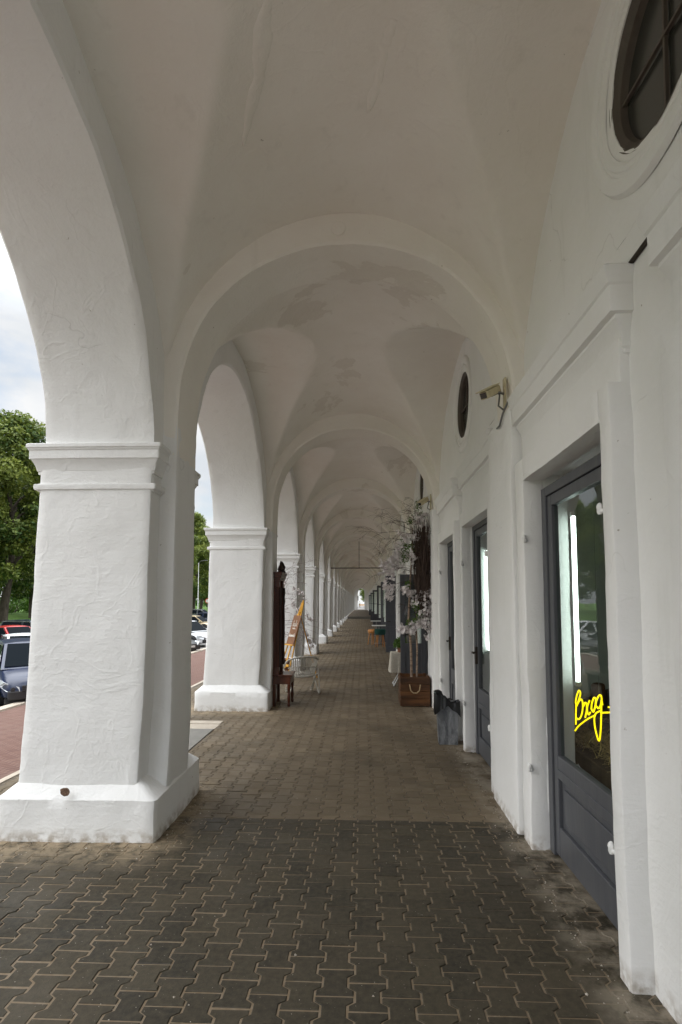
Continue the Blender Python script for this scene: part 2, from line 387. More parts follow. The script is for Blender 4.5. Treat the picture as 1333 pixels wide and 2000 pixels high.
M['green'] = simple_noise('dark green velvet', (.012,.055,.045), (.02,.085,.07), 12, .9, .1)
M['pot'] = mat('terracotta pot', (.3,.14,.08), .8)
M['soil'] = simple_noise('potting soil', (.03,.022,.015), (.06,.045,.03), 40, .95, .8, .01)
M['straw'] = leafm('straw', (.34,.22,.08), (.68,.50,.22))
M['room'] = simple_noise('shop interior paint', (.74,.76,.73), (.66,.69,.66), 2, .8, .05)
M['roomfloor'] = mat('shop floor', (.10,.085,.07), .5)
M['mirror'] = mat('mirror glass', (.7,.7,.7), .03, 1)
M['tile'] = mat('black rubber', (.015,.015,.016), .75)
def emis(name, c, s):
    m = bpy.data.materials.new(name); m.use_nodes = True; b = m.node_tree.nodes['Principled BSDF']
    b.inputs['Base Color'].default_value = (*c, 1); b.inputs['Emission Color'].default_value = (*c, 1); b.inputs['Emission Strength'].default_value = s; return m
M['tubelight'] = emis('lit fluorescent tube', (.90, 1, .96), 4.5)
M['neon'] = emis('yellow neon', (1, .72, .0), 1.15)

RIDGE1 = [(-.44, 2.48), (-.50, 2.60), (-.55, 2.78), (-.64, 2.98), (-.74, 3.2)]
RIDGE2 = [(.18, 2.62), (.13, 2.78), (.10, 2.95), (.05, 3.15)]
def smooth2(p, n=9):
    o = []
    for i in range(len(p)-1):
        for k_ in range(n): t = k_/n; o.append((p[i][0]+(p[i+1][0]-p[i][0])*t, p[i][1]+(p[i+1][1]-p[i][1])*t))
    return o + [p[-1]]
# ------------------------------------------------------------------ ground
def zslope(x): return 0 if x > -2.6 else .166*(x + 2.6)
BAY = 4.35
def put_attr(me, vals, name='tone'):
    a = me.attributes.new(name, 'FLOAT', 'FACE'); a.data.foreach_set('value', vals)
def build_pavers():
    P, Rw, A, g = .1355, .162, .0140, .0085
    W, Nn_ = P/2 + A - g/2, P/2 - A - g/2; h = Rw/2 - g/2; t1, t2 = .050, .031
    side = [(W,-h),(W,-t1),(Nn_,-t2),(Nn_,t2),(W,t1),(W,h)]
    pts = side + [(-x, -y) for x, y in side]
    vs, fs, tone = [], [], []
    rnd = random.Random(3)
    for k in range(-27, 10):
        cx = k*P + .02
        if cx < -3.5 or cx > 1.26: continue
        j = -8
        while True:
            cy = j*Rw + (k % 2)*Rw/2 + .04; j += 1
            if cy > 53.2: break
            if cx < -1.93 and 5.62 < cy < 7.32: continue
            if -2.4 < cx < -1.5 and abs(((cy - 4.17 + BAY/2) % BAY) - BAY/2) < .4: continue
            dz = rnd.gauss(0, .0011) + noise.noise(Vector((cx*.9, cy*.5, 0)))*.0018; tx, ty = rnd.gauss(0, .007), rnd.gauss(0, .006)
            rz = rnd.gauss(0, .005); c, s_ = math.cos(rz), math.sin(rz)
            base = len(vs); tn = min(1, max(0, rnd.gauss(.45, .34)))
            for inset, zz in ((0, -.010), (0, -.0035), (.0035, 0)):
                for x, y in pts:
                    x2 = x - math.copysign(inset, x); y2 = y - math.copysign(inset, y) * (1 if abs(y) > t1 else 0)
                    xx = cx + x2*c - y2*s_; yy = cy + x2*s_ + y2*c
                    vs.append((xx, yy, zslope(cx) + zz + dz + x2*(tx + (.166 if cx < -2.6 else 0)) + y2*ty))
            n = 12
            for q in range(2):
                for i in range(n):
                    a = base + q*n + i; b = base + q*n + (i+1) % n; fs.append((a, b, b+n, a+n)); tone.append(tn)
            fs.append(tuple(base + 2*n + i for i in range(n))); tone.append(tn)
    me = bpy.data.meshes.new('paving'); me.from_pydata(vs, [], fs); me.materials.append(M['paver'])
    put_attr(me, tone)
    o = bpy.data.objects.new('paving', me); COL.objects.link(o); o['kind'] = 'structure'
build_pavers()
def sheet(name, pts_xz, y0, y1, m, ny=1, **kw):
    b = MB(); n = len(pts_xz)
    rings = [[(x, y0 + (y1-y0)*j/ny, z) for x, z in pts_xz] for j in range(ny+1)]
    b.rings(rings, False, False); b.f = [tuple(reversed(f)) for f in b.f]
    o = mk(name, b, m); o['kind'] = 'structure'; return o
sheet('joint_sand', [(-3.62, zslope(-3.62)-.0060), (-2.6, -.0042), (1.9, -.0042)], -12, 53.3, M['bed'])
sheet('walkway', [(-2.6, .0), (1.9, .0)], 53.3, 112, M['bed'])
bpy.data.objects['walkway'].location.z = .24
b = MB().box(-1.4, 1.2, 53.25, 53.6, -.05, .236); o = mk('step', b, M['conc'], kind='structure', bevel=.01)
# kerb strip, red brick slope, kerb, car park
b = MB()
for i in range(170): b.obox((-3.57, -12 + i*.8, zslope(-3.57)-.025), (.055, 0, .055*.166), (0, .396, 0), (0, 0, .03))
mk('path_edging', b, M['strip'], bevel=.004, kind='structure')
sheet('pavement', [(-8.6, zslope(-8.6)), (-3.62, zslope(-3.62)-.002)], -14, 126, M['redbrick'])
b = MB()
for i in range(140): b.obox((-8.74, -14 + i, -1.03), (.135, 0, 0), (0, .495, 0), (0, 0, .085))
mk('kerb', b, M['strip'], bevel=.012, kind='structure')
sheet('ground', [(-900, -.2), (-60, .6), (-34, .35), (-27, -.35), (-24.5, -1.13), (-8.8, -1.13), (-8.7, -1.14)], -300, 900, M['asphalt'])
sheet('lawn', [(-900, -.19), (-60, .61), (-34, .36), (-27, -.34), (-24.6, -1.10)], -300, 900, M['lawn'])
sheet('yard', [(-8.8, -1.5), (-2.6, -.06), (60, -.06)], -300, -12, M['asphalt'])
sheet('far_ground', [(-8.8, -1.0), (-2.6, .30), (60, .30)], 112, 900, M['asphalt'])
# concrete threshold slabs between the first two piers
o = mk('threshold_slab', MB().box(-2.75, -1.87, 5.60, 6.85, -.05, .012), M['conc'], kind='structure', bevel=.006)
o = mk('threshold_edging', MB().box(-2.85, -1.87, 7.15, 7.32, -.05, .010).box(-2.75, -1.87, 6.86, 7.14, -.05, .004), M['strip'], kind='structure', bevel=.004)
o = mk('painted_threshold', MB().add([(-2.74,5.95,.016),(-2.45,5.95,.016),(-2.16,6.84,.016),(-2.74,6.84,.016)], [(0,1,2,3)]), M['whitep'], kind='structure')

# ------------------------------------------------------------------ the arcade
BLD = thing('trading_arcade', 'long white plastered trading arcade with cross vaults, square piers and grey shop doors', 'arcade building')
YC = 4.17                                   # centre of the first pier
KS = range(-1, 24)                          # piers
def yk(k): return YC + BAY*k
R_ARCH, Z_SPR = 1.735, 2.6
# --- piers
IMP = [(0,0),(.0,.010),(.012,.012),(.016,.020),(.030,.024),(.033,.045),(.030,.062),(.006,.070),(.002,.075),(.002,.135),(.014,.138),(.014,.155),(.020,.160),(.026,.19),(.036,.215),(.045,.232),(.048,.24),(.056,.242),(.056,.30),(.062,.306),(.066,.318),(.072,.322),(.072,.345),(.068,.350)]
def pier_meshes(seed, st):
    lv = [(z, -2.40+.05*min(1,z/.9)+.035*max(0,z-.9)/1.5, -1.545+.035*min(1,z/.9)+.02*max(0,z-.9)/1.5, -.455+.012*z/2.7, .455-.012*z/2.7) for z in [.15+i*st for i in range(int(2.56/st)+1)]]
    body = rough(MB().rect_loft(lv, st, .022), .0055, seed)
    pl = []
    def L_(z, x0, x1, hy): pl.append((z, x0, x1, -hy, hy))
    n = int(.26/st)
    for i in range(n+1): z = -.12 + .39*i/n; L_(z, -2.50+.03*z, -1.385-.03*z, .525-.03*z)
    for i in range(1, 5): t = i/4; L_(.27+.11*t, -2.492+.13*t, -1.393-.15*t, .517-.08*t)
    plinth = rough(MB().rect_loft(pl, st, .03), .010, seed+1)
    im = [(2.385+h, -2.315-1.15*o, -1.49+1.0*o, -.425-.9*o, .425+.9*o) for o, h in IMP]
    imp = rough(MB().rect_loft(im, st, .01), .0035, seed+2)
    pz = [(z, -1.60, -1.40+.022*min(1,(z-.2)/.5), -.275, .195) for z in [.2+i*st for i in range(int(2.9/st)+1)]]
    pil = rough(MB().rect_loft(pz, st, .02), .0045, seed+3)
    return body, plinth, imp, pil
def pier_group(seed, st):
    a, b_, c, d = pier_meshes(seed, st)
    o = mk('pier', a, M['plaster'], BLD, smooth=32)
    mk('plinth', b_, M['plaster'], o, smooth=32); mk('impost', c, M['plaster'], o, smooth=22); mk('pilaster', d, M['plaster'], o, smooth=32)
    return o
protoP = {}
for k in KS:
    key = ('n', k) if 0 <= k <= 2 else ('f', k % 2)
    if key in protoP: dup(protoP[key], (0, yk(k), 0), parent=BLD)
    else:
        p = pier_group(k*4+11, .05 if key[0] == 'n' else .11); p.location = (0, yk(k), 0); protoP[key] = p
# --- side arches: bays between pier k and k+1, local y from -BAY/2 to BAY/2
def side_arch(seed, n=40, lv=8):
    path = [(-BAY/2, 2.715), (-BAY/2+.15, 2.715), (-BAY/2+.30, 2.715)]
    for i in range(n+1):
        a = math.pi - math.asin(.115/R_ARCH) - (math.pi - 2*math.asin(.115/R_ARCH))*i/n
        path.append((R_ARCH*math.cos(a), Z_SPR + R_ARCH*math.sin(a)))
    path += [(BAY/2-.30, 2.715), (BAY/2-.15, 2.715), (BAY/2, 2.715)]
    xi, xo, top = -1.482, -2.27, 5.6
    m_ = MB(); ns = 12
    prof = []
    for j in range(lv, 0, -1): prof.append((xi, j/lv, 0))
    prof.append((xi, .0, 1)); 
    rings = []
    for (y, z) in path:
        r = []
        for j in range(lv, 0, -1):
            t = (j/lv)**1.6; r.append((xi, y, z + (top - z)*t))
        r.append((xi, y, z + .022))
        for i in range(ns+1): r.append((xi - .018 - (xi-xo-.036)*i/ns, y, z))
        r.append((xo, y, z + .022))
        for j in range(1, 4): r.append((xo, y, z + (top-z)*j/3))
        rings.append(r)
    m_.rings(rings, False, False)
    return rough(m_, .0075, seed)
protoA = {}
for k in list(KS)[:-1]:
    key = k if -1 <= k <= 2 else 'f%d' % (k % 2)
    if key in protoA: o = protoA[key].copy(); COL.objects.link(o)
    else: o = mk('side_arch', side_arch(k*3+5, 56 if isinstance(key, int) else 28), M['plaster'], BLD, smooth=35); protoA[key] = o
    o.location = (0, yk(k) + BAY/2, 0)
# --- transverse ribs
CX = -.13
def sell(t, n=2.12):
    c, s_ = math.cos(t), math.sin(t)
    return math.copysign(abs(c)**(2/n), c), abs(s_)**(2/n)
def rib(seed, n=64):
    path = [(-1.378, z) for z in (2.7, 2.8, 2.9, 3.0)]
    for i in range(n+1):
        c, s_ = sell(math.pi - math.pi*i/n); path.append((CX + 1.245*c, 3.06 + 1.255*s_))
    path += [(1.112, z) for z in (3.0, 2.9)]
    rings = []
    for i, (x, z) in enumerate(path):
        d = Vector((x - CX, 0, max(0, z - 3.06)*1.0)); d = d.normalized() if z > 3.06 else Vector((math.copysign(1, x-CX), 0, 0))
        r = []
        for q in (.42, .24, .13, .06, .02): r.append((x + d.x*q, -.275, z + d.z*q))
        for j in range(9): r.append((x, -.262 + .444*j/8, z))
        for q in (.02, .06, .13, .24, .42): r.append((x + d.x*q, .195, z + d.z*q))
        rings.append(r)
    b_ = MB().rings(rings, False, False); return rough(b_, .007, seed)
protoR = {}
for k in KS:
    key = k if 0 <= k <= 2 else 'f%d' % (k % 2)
    if key in protoR: o = protoR[key].copy(); COL.objects.link(o)
    else: o = mk('transverse_arch', rib(k*5+3), M['vault'], BLD, smooth=30); protoR[key] = o
    o.location = (0, yk(k), 0)
# --- vaults
def vault(seed, nx=90, ny=130):
    X0, X1 = -1.50, 1.225; Y = BAY/2 - .17
    rings = []
    for j in range(ny+1):
        y = -Y + 2*Y*j/ny - .04
        row = []
        for i in range(nx+1):
            x = X0 + (X1-X0)*i/nx
            u = min(1, abs((x + .1375)/1.365)); v = min(1, abs((y+.04)/2.12))
            dome = .17*(1 - (y/2.0)**2)
            hx = 3.02 + (1.52 + dome)*math.sqrt(max(0, 1-u**2.05)); hy = 2.62 + 2.02*math.sqrt(max(0, 1-v*v))*(1)
            kk = .006; z = kk*math.log(math.exp(hx/kk - 600) + math.exp(hy/kk - 600)) + 600*kk
            row.append((x, y, z))
        rings.append(row)
    b_ = MB().rings(rings, False, False); return rough(b_, .009, seed, 2.2)
protoV = {}
for k in list(KS)[:-1]:
    key = k if -1 <= k <= 2 else 'f%d' % (k % 2)
    if key in protoV: o = protoV[key].copy(); COL.objects.link(o)
    else:
        hi = isinstance(key, int); o = mk('vault', vault(k*9+2, 90 if hi else 36, 130 if hi else 50), M['vault'], BLD, smooth=180); protoV[key] = o
    o.location = (0, yk(k) + BAY/2, 0)
# key disc on the first rib crown, old plaster patches under the vaults
b = MB().lathe([(.0,-.006),(.052,-.006),(.058,0),(.058,.02)], n=28, axis='y'); mk('plaster_medallion', b, M['vault'], BLD, (-.17, YC-.278, 4.435), smooth=40)
# --- right wall (local y relative to bay start pier centre yk(k))
XW, XS = 1.20, 1.10
# openings: (y0, y1, block0, block1)
OCY = 0.0
OPEN = [(.58, 1.77, .455, 1.87), (2.34, 3.50, 2.26, 3.63)]
def wall_bay(seed, op):
    b_ = MB(); s_ = .09
    ys = [0] + [v for o_ in op for v in o_[:2]] + [BAY]
    for a, c in zip(ys[::2], ys[1::2]): b_.gridbox(XW, XW+.20, a, c, -.05, 2.47, s_)
    b_.gridbox(XW, XW+.20, 0, BAY, 2.47, 3.25, s_)
    # upper panel with round hole
    yc, zc = BAY/2 + OCY, 3.93; n = 64
    rings = []
    for r_, x in ((.375, XW+.12), (.375, XW+.004), (.385, XW)):
        rings.append([(x, yc + r_*math.cos(2*math.pi*i/n), zc + r_*math.sin(2*math.pi*i/n)) for i in range(n)])
    y0, y1, z0, z1 = 0, BAY, 3.25, 5.2
    def edge(a):
        c, s2 = math.cos(a), math.sin(a); t = 1e9
        if c > 1e-9: t = min(t, (y1-yc)/c)
        if c < -1e-9: t = min(t, (y0-yc)/c)
        if s2 > 1e-9: t = min(t, (z1-zc)/s2)
        if s2 < -1e-9: t = min(t, (z0-zc)/s2)
        return yc + c*t, zc + s2*t
    E_ = [edge(2*math.pi*i/n) for i in range(n)]
    for cy, cz in ((y0,z0),(y1,z0),(y1,z1),(y0,z1)):
        i = min(range(n), key=lambda q: (E_[q][0]-cy)**2 + (E_[q][1]-cz)**2); E_[i] = (cy, cz)
    inner = [(p[1], p[2]) for p in rings[-1]]
    for t in (.06, .13, .22, .32, .43, .55, .7, .85, 1):
        rings.append([(XW, inner[i][0] + (E_[i][0]-inner[i][0])*t, inner[i][1] + (E_[i][1]-inner[i][1])*t) for i in range(n)])
    b_.rings(rings, False)
    return rough(b_, .006, seed)
def ring_moulding(seed):
    prof = [(.415,0),(.415,.012),(.425,.020),(.43,.030),(.455,.034),(.462,.022),(.475,.022),(.48,.040),(.50,.055),(.525,.058),(.545,.045),(.555,.02),(.56,0)]
    n = 72; yc, zc = BAY/2 + OCY, 3.93
    rings = [[(XW - h*.55 + .002, yc + r_*math.cos(2*math.pi*i/n), zc + r_*math.sin(2*math.pi*i/n)) for i in range(n)] for r_, h in prof]
    return rough(MB().rings(rings, False), .003, seed)
def surround(seed, o_):
    a, c, B0, B1 = o_; b_ = MB(); s_ = .07
    b_.gridbox(XS, XW+.04, B0, a, -.03, 2.58, s_); b_.gridbox(XS, XW+.04, c, B1, -.03, 2.58, s_); b_.gridbox(XS+.0, XW+.04, a, c, 2.43, 2.58, s_)
    b_.gridbox(XW-.045, XW+.04, B0, B1, 2.58, 2.78, s_)
    return rough(b_, .0055, seed)
CORN = [(0,-.02),(.035,0),(.035,.02),(.045,.03),(.047,.06),(.055,.10),(.075,.135),(.085,.15),(.085,.165),(.115,.172),(.118,.29),(.128,.30),(.13,.315),(.145,.345),(.150,.372),(.13,.385),(.0,.40)]
def cornice(seed, o_):
    a, c, B0, B1 = o_; b_ = MB()
    lv = [(2.71+h, XW-.0-max(.001,off)*.9, XW+.06, B0+.02-off*.55, B1-.02+off*.55) for off, h in CORN]
    return rough(b_.rect_loft(lv, .08, .006), .0035, seed)
def door(ztop=2.36, o_=(0,1.18), zg=.64):
    """closed glazed door, local: y from 0 to width, x outwards face at 0"""
    W_ = o_[1]-o_[0]; f = MB()
    f.box(0, .07, 0, .075, 0, ztop); f.box(0, .07, W_-.075, W_, 0, ztop); f.box(0, .07, .075, W_-.075, ztop-.06, ztop)
    root = mk('shop_door', f, M['door'], BLD, bevel=.004)
    l = MB(); e = .079
    l.box(.012, .06, e, e+.07, .02, ztop-.064); l.box(.012, .06, W_-e-.07, W_-e, .02, ztop-.064)
    l.box(.012, .06, e+.07, W_-e-.07, ztop-.134, ztop-.064)
    l.box(.012, .06, e+.07, W_-e-.07, .50, zg); l.box(.012, .06, e+.07, W_-e-.07, .02, .20)
    l.box(.004, .02, e+.07, W_-e-.07, .505, .56)
    mk('door_leaf', l, M['door'], root, bevel=.005)
    p = MB().box(.034, .050, e+.071, W_-e-.071, .20, .50); p.box(.022, .034, e+.13, W_-e-.13, .25, .45); mk('door_panel', p, M['door'], root, bevel=.008)
    mk('glass_pane', MB().box(.034, .040, e+.071, W_-e-.071, zg, ztop-.135), M['glass'], root)
    h = MB().box(-.012, .012, W_-e-.05, W_-e-.02, .95, 1.13).tube([(-.012, W_-e-.035, 1.07), (-.045, W_-e-.035, 1.07), (-.045, W_-e-.13, 1.07)], .009)
    if ztop > 2.4:
        mk('door_handle', h, M['iron'], root, smooth=40)
    return root
protoW = {}
dproto = {}
for k in list(KS)[:-1]:
    key = k if -1 <= k <= 2 else 'f%d' % (k % 2)
    if key in protoW:
        for o_ in protoW[key]: dup(o_, (0, yk(k), 0), parent=BLD)
    else:
        op = OPEN; OCY = .11 if k == -1 else -.08
        if k == -1: op = [(.58, 1.80, .455, 1.97-(-.18)+.0), (2.66, 3.84, 2.55, 4.02)]
        L_ = [mk('shop_wall', wall_bay(k*3+1, op), M['wallp'], BLD, smooth=32)]
        L_.append(mk('window_moulding', ring_moulding(k+40), M['wallp'], BLD, smooth=28))
        for i, q in enumerate(op):
            L_.append(mk('door_surround', surround(k*2+i, q), M['wallp'], BLD, smooth=30))
            L_.append(mk('door_hood', cornice(k*2+i+9, q), M['wallp'], BLD, smooth=24))
        # wide pilaster under the rib
        pz = [(z, XS-.018, XW+.05, -.28, .43) for z in [-.03+i*.09 for i in range(35)]]
        L_.append(mk('wall_pilaster', rough(MB().rect_loft(pz, .08, .02), .007, k+60), M['wallp'], BLD, smooth=32))
        # round window
        yc, zc = BAY/2 + OCY, 3.93
        fr = MB(); n = 56
        rr = [[(x, yc + r_*math.cos(2*math.pi*i/n), zc + r_*math.sin(2*math.pi*i/n)) for i in range(n)] for r_, x in ((.389, XW+.004), (.372, XW+.008), (.345, XW+.035), (.338, XW+.075), (.385, XW+.08))]
        fr.rings(rr, False)
        w_ = mk('round_window', fr, M['rframe'], BLD, smooth=30); L_.append(w_)
        bars = MB(); d = .345
        for a_ in (4, 92): bars.obox((XW+.052 + a_*.00003, yc, zc), (.008, 0, 0), (0, d*math.cos(R(a_)), d*math.sin(R(a_))), (0, -.0065*math.sin(R(a_)), .0065*math.cos(R(a_))))
        mk('glazing_bar', bars, M['rframe'], w_)
        mk('glass_pane', MB().rings([[(XW+.068, yc + .35*math.cos(2*math.pi*i/n), zc + .35*math.sin(2*math.pi*i/n)) for i in range(n)], [(XW+.072, yc + .35*math.cos(2*math.pi*i/n), zc + .35*math.sin(2*math.pi*i/n)) for i in range(n)]]), M['oglass'], w_)
        for o_ in L_: o_.location = (0, yk(k), 0)
        protoW[key] = L_
    # doors
    op = OPEN if k != -1 else [(.58, 1.80), (2.66, 3.84)]
    for i, q in enumerate(op):
        key2 = 'near' if k == -1 and i == 1 else 'far'
        if k >= 1 and i == 0 and k in (1, 3, 4, 5, 7): pass
        if key2 not in dproto or key2 == 'near':
            d_ = door(2.365 if key2 == 'near' else 2.44, (0, q[1]-q[0]), .64 if key2 == 'near' else .70); dproto[key2] = d_
        else:
            d_ = dup(dproto['far'], parent=BLD); d_.scale[1] = (q[1]-q[0])/1.22 if False else 1
            d_.scale[1] = (q[1]-q[0]) / dproto['farW']
        if key2 == 'far' and 'farW' not in dproto: dproto['farW'] = q[1]-q[0]
        d_.location = (XW+.018, yk(k)+q[0], .0)
# hooks of the old shutters, painted over, on the jambs
for k, i, side in ((-1,1,0),(-1,1,1),(0,0,1),(0,0,0),(0,1,1)):
    q = (OPEN if k != -1 else [(.58, 1.80), (2.66, 3.84)])[i]; y = yk(k) + q[side]
    for z in (.52, 2.03):
        m_ = rough(MB().lathe([(0,-.026),(.008,-.025),(.013,-.013),(.012,.0),(.015,.008),(.012,.02),(.006,.028),(0,.03)], n=10), .004, 3)
        m_.tube([(0,0,-.01),(.02,(-.02 if side==0 else .02),-.012)], .012)
        mk('shutter_hook', m_, M['wallp'], BLD, (XS-.002, y + (.012 if side==0 else -.012), z), smooth=60)
# open door leaves standing out into the walk
def open_leaf(y, x0, ztop, glazed, ang=0, m=None):
    wd = 1.20 - x0; f = MB(); m = m or M['door']; b_ = .09
    f.box(-wd, -wd+b_, 0, .045, .03, ztop); f.box(-b_, 0, 0, .045, .03, ztop); f.box(-wd+b_, -b_, 0, .045, ztop-.11, ztop); f.box(-wd+b_, -b_, 0, .045, .03, .22)
    f.box(-wd+b_, -b_, 0, .045, .72, .84)
    if glazed == 2: f.box(-wd+b_, -b_, .005, .04, 1.50, 1.53)
    r = mk('open_door', f, m, BLD, (1.20, y, 0), (0, 0, ang), bevel=.004)
    pn = MB().box(-wd+b_, -b_, .016, .03, .22, .72)
    pn.box(-wd+b_+.05, -b_-.05, .008, .016, .27, .67)
    if glazed: mk('glass_pane', MB().box(-wd+b_, -b_, .02, .026, .84, ztop-.11), M['glass'], r)
    else: pn.box(-wd+b_, -b_, .016, .03, .84, ztop-.11)
    mk('door_panel', pn, m, r, bevel=.004)
    mk('door_handle', MB().tube([(-wd+.05, 0, 1.0), (-wd+.05, -.05, 1.0), (-wd+.15, -.05, 1.0)], .01), M['iron'], r, smooth=40)
    return r
open_leaf(10.15, .72, 2.13, 1, R(-3), M['door'])
open_leaf(10.9, .80, 2.13, 0, R(8), M['doord'])
open_leaf(17.2, .76, 2.46, 0, R(2), M['doord'])
open_leaf(21.5, .76, 2.43, 1, R(0), M['door'])
for y, x0 in ((27, .76), (36.5, .74), (47, .76), (60, .78)): open_leaf(y, x0, 2.45, 2, R(1), M['doord'])
# end wall with its narrow arch
b = MB(); n = 24; a_ = .62; cx = -.12
pts = [(cx-a_, .2)] + [(cx-a_, 1+.5*i) for i in range(5)] + [(cx + a_*math.cos(math.pi-math.pi*i/n), 3.3 + 1.0*math.sin(math.pi*i/n)) for i in range(n+1)] + [(cx+a_, 3.-.5*i) for i in range(5)] + [(cx+a_, .2)]
rings = []
for x, z in pts:
    s_ = -1 if x < cx else 1; X_ = cx + s_*1.5 if z < 3.3 else cx + (x-cx)*2.4; Z_ = z if z < 3.3 else 3.3 + (z-3.3)*2.0
    rings.append([(X_, 0, Z_), (x, 0, z), (x, .6, z), (X_, .6, Z_)])
b.rings(rings, False, False); mk('end_wall', b, M['plaster'], BLD, (0, 99.6, 0), smooth=30)
# unseen roof slab, added to block the sky above the vaults; shop interior shell
mk('roof', MB().box(-2.28, 9, -2.0, 99.5, 5.3, 5.7).box(-2.75, 9.3, -2.3, 99.9, 5.71, 5.9), M['roofslab'], BLD)
mk('back_wall', MB().box(5.5, 5.8, -9, 99.5, -.1, 5.29), M['room'], BLD)
b = MB().box(1.41, 5.49, -9, 99.5, 3.0, 3.1); b.box(1.41, 5.49, 12.6, 12.7, 0, 2.99); b.box(1.41, 5.49, -.3, -.2, 0, 2.99)
mk('shop_ceiling', b, M['room'], BLD); mk('shop_floor', MB().box(1.41, 5.49, -9, 99.5, -.2, .0), M['roomfloor'], BLD)
mk('shop_partition', MB().box(1.41, 4.2, 6.0, 6.1, .001, 2.98), M['room'], BLD)
# crumbs of lime and grit along the wall foot and the plinths
rc_ = random.Random(44); cv_, cf_ = [], []
for i in range(900):
    q = rc_.random()
    if q < .55: x, y = 1.07 - abs(rc_.gauss(0, .07)), rc_.uniform(1.9, 9)
    elif q < .8: x, y = -1.36 + abs(rc_.gauss(0, .10)), rc_.choice((0, BAY)) + YC + rc_.uniform(-.55, .6)
    elif q < .9: x, y = rc_.uniform(-2.5, -1.3), YC - .54 - abs(rc_.gauss(0, .10))
    else: x, y = rc_.uniform(-2.4, 1.0), rc_.uniform(1.8, 7)
    s_ = rc_.uniform(.0018, .0060) * (1.6 if rc_.random() < .08 else 1); o_ = len(cv_); a = rc_.random()*6
    cv_ += [(x + s_*math.cos(a + j*2.1)*rc_.uniform(.7, 1.4), y + s_*math.sin(a + j*2.1)*rc_.uniform(.7, 1.4), -.001) for j in range(3)] + [(x, y, s_*.8)]
    cf_ += [(o_, o_+1, o_+3), (o_+1, o_+2, o_+3), (o_+2, o_, o_+3)]
cr0 = mk('plaster_crumbs', MB().add(cv_, cf_), simple_noise('lime crumbs', (.50,.46,.40), (.20,.16,.12), 40, .9, 0), kind='stuff', label='pale crumbs of lime and grit scattered along the wall foot and plinths', category='grit')
# tie rod with its hanger
b = MB().tube([(-1.45, 0, 0), (1.2, 0, 0)], .022).tube([(-.12, 0, .02), (-.12, 0, 1.25)], .012)
tie = mk('tie_rod', b, M['iron'], BLD, (0, 25.2, 3.22), smooth=50)
# old repair ridges running over the first vault
def vault_z(x, y):
    u = min(1, abs((x + .1375)/1.365)); yy = y - (yk(-1) + BAY/2); v = min(1, abs((yy+.04)/2.12))
    return max(3.02 + (1.52 + .17*(1 - (yy/2.0)**2))*math.sqrt(max(0, 1-u**2.05)), 2.62 + 2.02*math.sqrt(max(0, 1-v*v)))
for path, wd in ((RIDGE1, .05), (RIDGE2, .04)):
    rg = MB(); rings = []; P_ = smooth2(path)
    for i, (x, y) in enumerate(P_):
        t = i/(len(P_)-1); w_ = wd*(math.sin(math.pi*min(1, t*.9+.1))**.6)*(1+.5*noise.noise(Vector((x*9, y*9, 1)))); h_ = .010 + .010*abs(noise.noise(Vector((x*14, y*14, 7))))
        jx = .02*noise.noise(Vector((y*8, 3, x)))
        rings.append([(x + jx + w_*q, y, vault_z(x + jx + w_*q, y) + .004 - h_*(1-q*q)**.7) for q in [-1 + 2*k_/12 for k_ in range(13)]])
    rg.rings(rings, False, False); mk('plaster_ridge', rough(rg, .003, 4, 14), M['vault'], BLD, smooth=60)
# bare conduit between the two hoods
mk('conduit', MB().tube([(XW-.010, 1.80, 3.115), (XW-.010, 2.1, 3.105), (XW-.010, 2.42, 3.09)], .011), M['iron'], BLD, smooth=50)
mk('conduit', MB().tube([(1.07, 3.88, 3.06), (1.065, 4.0, 3.02), (1.065, 4.1, 2.96), (1.07, 4.2, 2.97)], .008), M['metal'], BLD, smooth=50)
# chip of bare brick on the first plinth
mk('bare_patch', rough(MB().lathe([(0,-.004),(.022,-.004),(.030,.0),(.022,.012),(0,.016)], (-1.985, 3.636, .335), 16, 'y'), .014, 9, 16), simple_noise('bare brick', (.10,.05,.03), (.25,.17,.12), 60, .9, .8, .01), BLD)
#EXTRA
# ------------------------------------------------------------------ trees beyond the car park
def mk_attr(name, vs, fs, tone, m, parent, **kw):
    me = bpy.data.meshes.new(name); me.from_pydata(vs, [], fs); me.materials.append(m); put_attr(me, tone)
    o = bpy.data.objects.new(name, me); COL.objects.link(o)
    if parent: o.parent = parent
    for k_, v_ in kw.items(): o[k_] = v_
    return o
def leaf_cloud(clumps, per, size, seed, hang=.0, flat=.35):
    rnd = random.Random(seed); vs, fs, tone = [], [], []
    for (c, r) in clumps:
        c = Vector(c); base = rnd.uniform(.15, .75)
        for _ in range(int(per * r * r)):
            d = Vector((rnd.gauss(0,1), rnd.gauss(0,1), rnd.gauss(0,1))).normalized()
            rr = r * (rnd.random() ** .45) * (1 + .35*noise.noise(c + d*2.2))
            p = c + Vector((d.x*rr, d.y*rr, d.z*rr*.72))
            s = size * rnd.uniform(.6, 1.25)
            n = (d*.6 + Vector((rnd.gauss(0,.6), rnd.gauss(0,.6), rnd.gauss(.5,.5)))).normalized()
            a = n.orthogonal().normalized(); a = Matrix.Rotation(rnd.uniform(0, 6.28), 3, n) @ a; b_ = n.cross(a)
            o = len(vs); vs += [tuple(p - a*s), tuple(p + b_*s*.55 + n*s*.1), tuple(p + a*s), tuple(p - b_*s*.55 + n*s*.1)]
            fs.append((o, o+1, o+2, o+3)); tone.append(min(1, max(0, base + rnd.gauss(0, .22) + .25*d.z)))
    return vs, fs, tone
